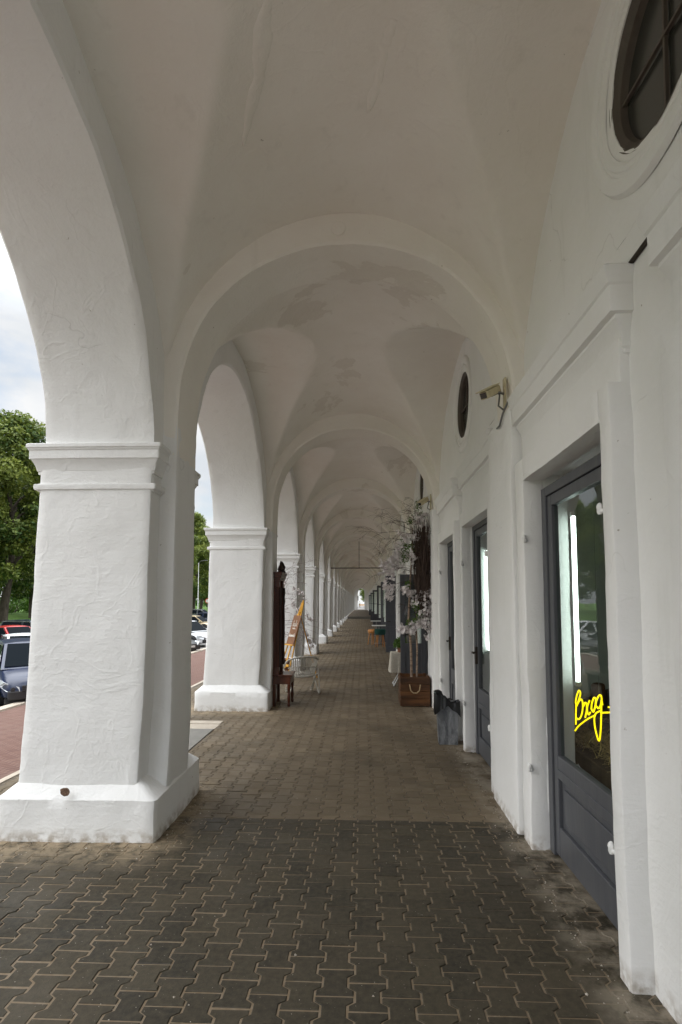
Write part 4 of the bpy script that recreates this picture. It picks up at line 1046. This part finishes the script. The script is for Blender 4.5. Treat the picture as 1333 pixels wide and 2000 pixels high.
mk('soil', rough(MB().gridbox(-w2+.02, w2-.02, -d2+.02, d2-.02, .34, .41, .04), .01, 2, 8), M['soil'], cr_, smooth=50)
mk('rope_handle', MB().tube([(-.085,-d2-.002,.335),(-.085,-d2-.02,.33),(-.07,-d2-.03,.25),(-.03,-d2-.034,.215),(.02,-d2-.034,.215),(.06,-d2-.03,.25),(.078,-d2-.02,.33),(.078,-d2-.002,.335)], .0085), M['rope'], cr_, smooth=70)

def twigs(mb, p, d, length, r, depth, rnd, droop=.15, kids=3, tips=None, n=5):
    pts = [Vector(p)]; d = Vector(d).normalized()
    for i in range(n):
        d = (d + Vector((rnd.gauss(0,.16), rnd.gauss(0,.16), rnd.gauss(-droop*.35,.12)))).normalized(); pts.append(pts[-1] + d*length/n)
    mb.tube(pts, [max(.0011, r*(1-.8*i/n)) for i in range(n+1)], 4 if r < .006 else 6, False)
    if tips is not None and depth == 0: tips.append(pts[-1])
    if depth > 0:
        for k_ in range(kids):
            i = rnd.randint(1, n); dd = (d + Vector((rnd.gauss(0,.75), rnd.gauss(0,.75), rnd.gauss(.05,.55)))).normalized()
            twigs(mb, pts[i], dd, length*rnd.uniform(.45,.75), r*.5, depth-1, rnd, droop, kids, tips, n)
def flowers(centers, per, spread, size, seed):
    rnd = random.Random(seed); vs, fs = [], []
    for c in centers:
        c = Vector(c[:3]) if not isinstance(c, Vector) else c
        for _ in range(per):
            p = c + Vector((rnd.gauss(0,spread), rnd.gauss(0,spread), rnd.gauss(0,spread)))
            n = Vector((rnd.gauss(0,1), rnd.gauss(-.7,1), rnd.gauss(.2,1))).normalized(); a = n.orthogonal().normalized(); b_ = n.cross(a); s = size*rnd.uniform(.7,1.2); ph = rnd.random()*6
            for k_ in range(5):
                t0 = ph + k_*1.2566; u = a*math.cos(t0) + b_*math.sin(t0); v = n.cross(u); o = len(vs)
                vs += [tuple(p), tuple(p + u*s*.6 - v*s*.38 + n*s*.18), tuple(p + u*s + n*s*.30), tuple(p + u*s*.6 + v*s*.38 + n*s*.18)]; fs.append((o,o+1,o+2,o+3))
    return vs, fs
bt = thing('blossom_tree', 'artificial blossom tree on two birch stems with white flowers, wild twigs and green leaves', 'artificial tree', (.82, 8.62, .40))
rnd = random.Random(21)
tk = MB()
tk.tube([(-.035,0,-.05),(-.045,.0,.5),(-.075,.01,.95),(-.06,0,1.25),(-.04,.02,1.6),(-.01,.0,2.0),(0,.02,2.4)], [.021,.019,.02,.018,.015,.013,.01], 9)
tk.tube([(.045,.02,-.05),(.055,.02,.45),(.045,.0,.85),(.10,.02,1.25),(.11,0,1.7),(.09,.02,2.1)], [.016,.015,.013,.013,.012,.009], 8)
mk('trunk', tk, M['birch'], bt, smooth=60)
tw = MB(); tips = []
for p, d, l, r_ in [((.0,0,2.3),(-1,-.1,.35),1.0,.007),((.0,0,2.2),(-1,.1,.10),1.1,.007),((.02,0,2.35),(-.8,0,.55),.9,.006),((.05,0,2.5),(-.4,.1,1),.75,.006),((.1,0,2.5),(.1,0,1),.7,.006),((.1,0,2.45),(-.9,-.2,.1),1.0,.006),
                    ((-.03,0,1.7),(-1,0,.35),.95,.007),((-.04,0,1.55),(-1,.1,.1),.85,.006),((.1,0,1.6),(.6,-.3,.3),.55,.005),((.1,0,1.2),(.7,-.3,.1),.5,.005),((.1,0,.9),(.7,-.2,.35),.55,.005),((.05,0,1.0),(.5,-.3,.7),.6,.005),((-.04,0,1.1),(-.5,-.3,.5),.5,.005),((.05,0,2.6),(-.2,-.2,1),.65,.005),((.0,0,2.0),(-1,-.3,.3),.9,.006),((.12,0,2.2),(.4,-.5,.4),.5,.005)]:
    twigs(tw, p, d, l*.52, r_*.8, 3, rnd, .3, 3, tips)
mk('twig', tw, M['twig'], bt)
bw = MB()
for i in range(560):      # bundle of brushwood tied along the wall side
    a = rnd.uniform(0, 6.28); r_ = .15*math.sqrt(rnd.random()); x = .16+math.cos(a)*r_; y = math.sin(a)*r_
    z0 = rnd.uniform(.9, 2.0); l = rnd.uniform(.35,.75); bw.tube([(x,y,z0),(x+rnd.gauss(0,.02),y+rnd.gauss(0,.02),z0+l*.5),(x+rnd.gauss(0,.045)-.02,y+rnd.gauss(0,.045),z0+l)], [.0038,.0032,.0016], 4, False)
core = rough(MB().lathe([(0,1.15),(.03,1.2),(.055,1.45),(.07,1.8),(.06,2.15),(.03,2.4),(0,2.46)], (.17,.07,0), 12), .02, 5, 6)
bw.add(core.v, core.f); mk('brushwood', bw, M['darktwig'], bt)
# blossom trusses: (x, z) sprays
sprays = [((-.10,-.05,2.22),(-.42,-.06,1.75),26),((-.12,-.05,2.05),(-.36,-.02,1.60),20),((.05,-.06,2.42),(.16,-.08,2.62),10),((-.30,-.06,1.70),(-.40,-.08,1.28),12),((-.44,-.05,1.85),(-.50,-.06,1.45),9),((-.15,-.06,1.42),(.02,-.08,1.30),13),((.02,-.08,1.26),(.30,-.09,1.38),16),((.12,-.1,1.2),(.32,-.1,1.25),9),
          ((-.22,-.08,.72),(.06,-.09,.84),20),((.05,-.09,.84),(.24,-.10,1.10),22),((.24,-.06,1.0),(.20,-.06,.66),9),((-.02,-.07,1.18),(.1,-.08,1.02),6),((-.2,-.07,2.3),(.05,-.07,2.2),12),((-.12,-.07,1.98),(.05,-.07,1.9),7)]
ctr = []
for a, b_, n in sprays:
    for i in range(n): ctr.append(Vector(a).lerp(Vector(b_), rnd.random()) + Vector((rnd.gauss(0,.028), rnd.gauss(0,.03), rnd.gauss(0,.028))))
vs, fs = flowers(ctr, 10, .024, .027, 4); mk('blossom', MB().add(vs, fs), M['blossom'], bt)
gl = []
for c, r_ in [((-.10,-.10,2.08),.10),((-.14,-.10,1.93),.09),((.10,-.06,2.75),.07),((-.05,-.1,2.5),.05),((.03,-.11,1.15),.06),((.08,-.12,1.02),.05),((-.08,-.1,.88),.05),((.02,-.12,.92),.05),((-.1,-.08,1.5),.05),((.12,-.06,2.6),.05)]: gl.append((c, r_))
vs, fs, tone = [], [], []
for c, r_ in gl:
    for _ in range(int(1500*r_)):
        p = Vector(c) + Vector((rnd.gauss(0,r_*.5), rnd.gauss(0,r_*.4), rnd.gauss(0,r_*.6))); d = Vector((rnd.gauss(0,1), rnd.gauss(0,1), rnd.gauss(-.3,1))).normalized(); s = rnd.uniform(.018,.032); v = d.orthogonal().normalized(); o = len(vs)
        vs += [tuple(p), tuple(p+d*s*.6+v*s*.35), tuple(p+d*s*1.3), tuple(p+d*s*.6-v*s*.35)]; fs.append((o,o+1,o+2,o+3)); tone.append(rnd.random())
mk_attr('leaves', vs, fs, tone, M['gleaf'], bt)

# left blossom tree standing in a pot between the second and third piers
lt = thing('blossom_tree', 'slender pale twiggy blossom tree behind the antique mirror and easel', 'artificial tree', (-1.74, 11.93, 0))
mk('pot', MB().lathe([(0,0),(.15,0),(.19,.34),(.20,.36),(.17,.36),(.16,.30),(0,.30)], n=22), M['pot'], lt, smooth=40)
mk('trunk', MB().tube([(0,0,.28),(.02,0,.9),(-.01,.02,1.6),(.03,0,2.3)], [.02,.017,.013,.007], 8), M['birch'], lt, smooth=60)
tw = MB(); rnd = random.Random(31)
for i in range(17):
    z = .7 + i*.1; a = rnd.uniform(-1.2, 1.4) if i % 3 else rnd.uniform(0, 6.28)
    twigs(tw, (.01, 0, z), (math.cos(a), -abs(math.sin(a))*.4, rnd.uniform(-.1,.7)), rnd.uniform(.35,.6), .0045, 3, rnd, .2, 3)
for d, z in (((1,-.3,.12), 1.15), ((1,-.25,.0), 1.05), ((1,-.3,-.1), .95)): twigs(tw, (.1,-.1,z), d, .85, .005, 2, rnd, .15, 2)
mk('twig', tw, M['ptwig'], lt)
ctr = []
for a, b_, n in [((.25,-.2,1.95),(.50,-.3,1.75),14),((.22,-.2,1.6),(.30,-.2,1.45),10),((.3,-.3,1.25),(.38,-.3,1.5),10),((.0,-.2,1.2),(.05,-.2,1.5),9),((.55,-.3,1.35),(.66,-.35,1.22),9),((.5,-.3,1.02),(.66,-.35,.66),18),((.1,-.1,2.0),(-.1,-.1,2.3),8)]:
    for i in range(n): ctr.append(Vector(a).lerp(Vector(b_), rnd.random()) + Vector((rnd.gauss(0,.02), rnd.gauss(0,.02), rnd.gauss(0,.02))))
vs, fs = flowers(ctr, 7, .019, .02, 6); mk('blossom', MB().add(vs, fs), M['blossom'], lt)

# ------------------------------------------------------------------ antique pier mirror on its console
am = thing('antique_mirror', 'tall dark mahogany pier mirror with carved crest on a turned leg console', 'mirror', (-1.385, 8.36, 0))
cb = MB().box(.0, .30, 0, .48, .46, .485).box(.01, .28, .02, .46, .34, .459); mk('console', cb, M['mahog'], am, bevel=.006)
prof = [(.0,0),(.018,0),(.024,.02),(.024,.04),(.016,.055),(.021,.07),(.027,.13),(.020,.19),(.014,.205),(.024,.215),(.014,.23),(.022,.25),(.026,.28),(.026,.34),(0,.34)]
for x, y in ((.255, .04), (.255, .44)): mk('leg', MB().lathe(prof, (x, y, 0), 14), M['mahog'], am, smooth=50)
for x, y in ((.03, .03), (.03, .45)): mk('leg', MB().box(x-.022, x+.022, y-.022, y+.022, 0, .339), M['mahog'], am, bevel=.004)
fr = MB().box(.0, .04, .02, .46, .486, 1.95)
for y0 in (.0, .38):
    fr.box(.041, .10, y0, y0+.10, .486, .60); fr.box(.041, .10, y0, y0+.10, 1.84, 1.95)
    for i in range(3): fr.tube([(.055+i*.018, y0+.012, .60), (.055+i*.018, y0+.012, 1.84)], .008, 8)
    fr.box(.041, .095, y0+.013, y0+.09, .60, 1.84)
mk('mirror_frame', fr, M['mahog'], am, bevel=.005)
for nm_, y0 in enumerate((.04, .42)):
    cv = MB()
    cv.lathe([(.0,.60),(.022,.60),(.03,.66),(.018,.72),(.024,.78),(.016,.84),(.022,1.2),(.016,1.55),(.026,1.62),(.016,1.68),(.028,1.76),(.022,1.84),(0,1.84)], (.108, y0+.01, 0), 14)
    mk('carved_column', cv, M['ebony'], am, smooth=40)
cn = MB(); 
for z0, z1, o_ in ((1.95,1.975,.0),(1.975,1.99,.015),(1.99,2.03,.03),(2.03,2.05,.045),(2.05,2.075,.055)): cn.box(.0, .11+o_*.7, -o_, .48+o_, z0, z1)
mk('crown_moulding', cn, M['mahog'], am, bevel=.004)
fi = MB().lathe([(0,2.07),(.05,2.075),(.055,2.09),(.03,2.10),(.045,2.13),(.02,2.155),(.03,2.17),(.012,2.20),(.02,2.215),(.004,2.26),(0,2.262)], (.11,.06,0), 12)
for a in range(5): fi.tube([(.11,.06,2.09),(.11+math.cos(a*1.25)*.05,.06+math.sin(a*1.25)*.06,2.12),(.11+math.cos(a*1.25)*.03,.06+math.sin(a*1.25)*.035,2.16)], [.014,.012,.004], 6)
fi.add(*(lambda m_: (m_.v, m_.f))(MB().lathe([(0,2.07),(.07,2.075),(.05,2.12),(.06,2.17),(.02,2.25),(0,2.27)], (.10,.24,0), 12)))
fi.tube([(.11,.10,2.08),(.11,.16,2.12),(.11,.24,2.10),(.11,.33,2.12),(.11,.42,2.08)], [.012,.02,.014,.02,.012], 8)
mk('carved_crest', fi, M['ebony'], am, smooth=45)
mk('mirror_glass', MB().box(.041, .046, .11, .37, .60, 1.84), M['mirror'], am)

# ------------------------------------------------------------------ easel with the sign
ez = thing('easel', 'yellow wooden easel holding a sign in front of the third pier', 'easel', (-1.66, 11.2, 0), R(-58))
lean = .30
def E3(x, z, y=0): return (x, y + lean*z, z)
for s_ in (-1, 1): mk('leg', MB().obox(E3(s_*(.05+.10), .80), (.013,0,0), (0,.010,0), (-s_*.115, lean*.80, .80)), M['easel'], ez, bevel=.002)
mk('mast', MB().obox(E3(0, .95), (.018,0,0), (0,.010,0), (0, lean*.70, .70)), M['easel'], ez, bevel=.002)
mk('rear_leg', MB().tube([(0,.40,1.40),(.05,.80,.0)], .013, 8), M['easel'], ez, smooth=60)
mk('tray', MB().obox(E3(0,.72,-.035), (.20,0,0), (0,.035,0), (0,0,.012)).obox(E3(0,.30), (.15,0,0), (0,.012,0), (0,0,.022)), M['easel'], ez, bevel=.003)
mk('top_clamp', MB().obox(E3(0,1.34,-.01), (.05,0,0), (0,.03,0), (0,0,.014)), M['easel'], ez, bevel=.003)
bs = thing('sign_board', 'brown wooden board with white handwriting resting on the easel', 'sign board', (-1.66, 11.2, 0), R(-58))
bd = mk('board', MB().obox(E3(0,1.03,-.035), (.175,0,0), (0,.009,0), (0, lean*.30, .30)), M['board'], bs, bevel=.003)
wr = MB()
def script(x0, z0, h, nlet, seed, wd):
    r_ = random.Random(seed); pts = []
    for i in range(nlet*8+1):
        t = i/8; ph = t*2*math.pi; hh = h*(1.0 if int(t) in (0, nlet-2) else .55)
        pts.append(Vector(E3(x0 + wd*t/nlet + .011*math.sin(ph), z0 + hh*.5*(1-math.cos(ph)), -.047)))
    wr.tube(pts, .0042, 5)
script(-.10, 1.10, .13, 5, 1, .21); script(-.06, 1.045, .035, 4, 2, .14); script(-.145, .885, .075, 8, 3, .29); script(-.14, .90, .04, 9, 4, .28)
mk('white_lettering', wr, mat('white chalk paint', (.75,.72,.66), .8), bd)

# ------------------------------------------------------------------ rattan chair
rc = thing('rattan_chair', 'low white rattan armchair with curved slatted back beside the console', 'chair', (-1.07, 9.65, 0), R(22))
def seatpt(u, v):      # u across -1..1, v from 0 (top rail) to 1 (seat front); back is at -y, seat opens to +y
    z = .66 - .10*abs(u)**2.6 if v <= 0 else 0
    zt = .655 - .06*abs(u)**3; wv = .27 - .05*v
    x = u*wv
    yb = -.26 + .16*abs(u)**2.4
    if v < .6: t = v/.6; return Vector((x, yb + .10*t + .03*t*t, zt - (zt-.30)*t))
    t = (v-.6)/.4; return Vector((x*(1+.05*t), yb + .13 + (.40 - .10*abs(u)**2)*t, .30 - .05*math.sin(t*math.pi) + .05*t))
top = [seatpt(-1, .0)+Vector((0,.30,-.14))] + [seatpt(-1,0)+Vector((-.005,.14,-.05))] + [seatpt(i/8, 0) for i in range(-8, 9)] + [seatpt(1,0)+Vector((.005,.14,-.05)), seatpt(1,0)+Vector((0,.30,-.14))]
mk('top_rail', MB().tube(top, .016, 8), M['rattan'], rc, smooth=60)
sl_ = MB()
for i in range(-9, 10): sl_.tube([seatpt(i/9.5, v/14) for v in range(15)], .0090, 5)
mk('slat', sl_, M['rattan'], rc, smooth=60); rc.children[-1]['label'] = 'row of thin upright canes forming back and seat'
rl = MB()
for v in (.30, .52, .62, 1.0): rl.tube([seatpt(i/8, v) + Vector((0,-.008,0)) for i in range(-8, 9)], .009, 6)
mk('cross_rail', rl, M['rattan'], rc, smooth=60)
for s_ in (-1, 1):
    mk('armrest', MB().tube([seatpt(s_,0)+Vector((0,.14,-.05)), Vector((s_*.285, .12, .50)), Vector((s_*.28, .26, .47)), Vector((s_*.26, .28, .40)), Vector((s_*.24, .22, .31))], .014, 8), M['rattan'], rc, smooth=60)
    x = s_*.235
    mk('leg', MB().tube([(x,-.20,.36),(x,-.10,.32),(x,.20,.06),(x,.25,.015),(x,.20,.012),(x,.13,.03),(x,-.02,.24),(x,-.12,.345)], .012, 8), M['rattan'], rc, smooth=60)
    mk('leg', MB().tube([(x*1.02,.20,.32),(x*1.02,.08,.30),(x*1.02,-.20,.06),(x*1.02,-.26,.016),(x*1.02,-.30,.04),(x*1.02,-.27,.2),(x*1.02,-.22,.44)], .012, 8), M['rattan'], rc, smooth=60)

# ------------------------------------------------------------------ small table with crochet cloth and plant
st_ = thing('side_table', 'small table on white folding legs under a crochet cloth by the open door', 'table', (.78, 10.65, 0))
mk('table_top', MB().box(-.20, .20, -.17, .17, .60, .62), M['white'], st_, bevel=.004)
for s_ in (-1, 1):
    mk('leg', MB().tube([(-.17, s_*.15, 0), (.15, s_*.13, .60)], .011).tube([(.17, s_*.15, 0), (-.15, s_*.13, .60)], .011), M['white'], st_, smooth=60)
mk('stretcher', MB().tube([(-.17,-.15,.03),(-.17,.15,.03)], .010).tube([(.17,-.15,.03),(.17,.15,.03)], .010), M['white'], st_, smooth=60)
rings = []; n = 96
for q, (f_, z) in enumerate(((.0,.634),(.5,.634),(.97,.634),(1.03,.628),(1.06,.58),(1.09,.48),(1.13,.38),(1.18,.30),(1.2,.27))):
    ring = []
    for i in range(n):
        a = 2*math.pi*i/n; cx_, cy_ = math.cos(a), math.sin(a); m_ = max(abs(cx_)/.21, abs(cy_)/.18); x, y = cx_/m_, cy_/m_
        wv = 1 + (.035*math.sin(a*13)+.02*math.sin(a*29))*max(0, q-3)/5
        ring.append((x*f_*wv, y*f_*wv, z - (.012*abs(math.sin(a*24)) if q == 8 else 0)))
    rings.append(ring)
tcl = mk('crochet_cloth', MB().rings(rings, False), M['crochet'], None, (.78, 10.65, 0), smooth=40); tag(tcl, 'cream crochet cloth with fringed hem draped over the small table', 'tablecloth')
pp = thing('potted_plant', 'bushy green potted plant on the crochet cloth', 'potted plant', (.76, 10.62, .637))
mk('pot', MB().lathe([(0,0),(.06,0),(.075,.10),(.065,.10),(0,.09)], n=18), M['pot'], pp, smooth=40)
vs, fs, tone = [], [], []
for _ in range(1100):
    d = Vector((rnd.gauss(0,1), rnd.gauss(0,1), rnd.gauss(0,1))).normalized()*.14*rnd.random()**.4; p = Vector((d.x, d.y, .17+d.z*.9)); e = Vector((rnd.gauss(0,1), rnd.gauss(0,1), rnd.gauss(0,1))).normalized(); v = e.orthogonal().normalized(); s = rnd.uniform(.012,.022); o = len(vs)
    vs += [tuple(p), tuple(p+e*s+v*s*.6), tuple(p+e*s*2), tuple(p+e*s-v*s*.6)]; fs.append((o,o+1,o+2,o+3)); tone.append(rnd.random())
mk_attr('foliage', vs, fs, tone, M['bleaf'], pp)

# ------------------------------------------------------------------ cafe tables and stools further on
def cafe_table(loc, lab):
    r = thing('cafe_table', lab, 'table', loc, 0, 'white tables outside the open doors')
    mk('table_top', MB().box(-.27, .27, -.3, .3, .70, .725), M['white'], r, bevel=.006)
    mk('pedestal', MB().lathe([(0,.01),(.2,.01),(.2,.03),(.03,.05),(.025,.70),(0,.70)], n=18), M['metal'], r, smooth=40)
cafe_table((.66, 21.0, 0), 'nearer white table beyond the open grey door'); cafe_table((.70, 26.2, 0), 'further white table against the wall')
def stool(loc, lab, rz, cush):
    r = thing('stool', lab, 'stool', loc, rz, 'beech legged stools by the white tables')
    mk('seat', rough(MB().lathe([(0,.44),(.17,.44),(.19,.47),(.19,.55),(.16,.58),(0,.585)], n=20), .004, 1, 5), M['green'] if cush else M['legwood'], r, smooth=50)
    if cush: mk('backrest', MB().lathe([(.18,.50),(.20,.50),(.205,.64),(.18,.65)], n=20), M['green'], r, smooth=50)
    for i in range(4): a = .785 + i*1.571; mk('leg', MB().tube([(math.cos(a)*.13, math.sin(a)*.13, .44), (math.cos(a)*.19, math.sin(a)*.19, 0)], [.022,.014], 8), M['legwood'], r, smooth=60)
stool((.66, 19.6, 0), 'dark green velvet stool with orange beech legs', .2, True)
stool((.42, 20.7, 0), 'plain beech stool left of the white table', .6, False)
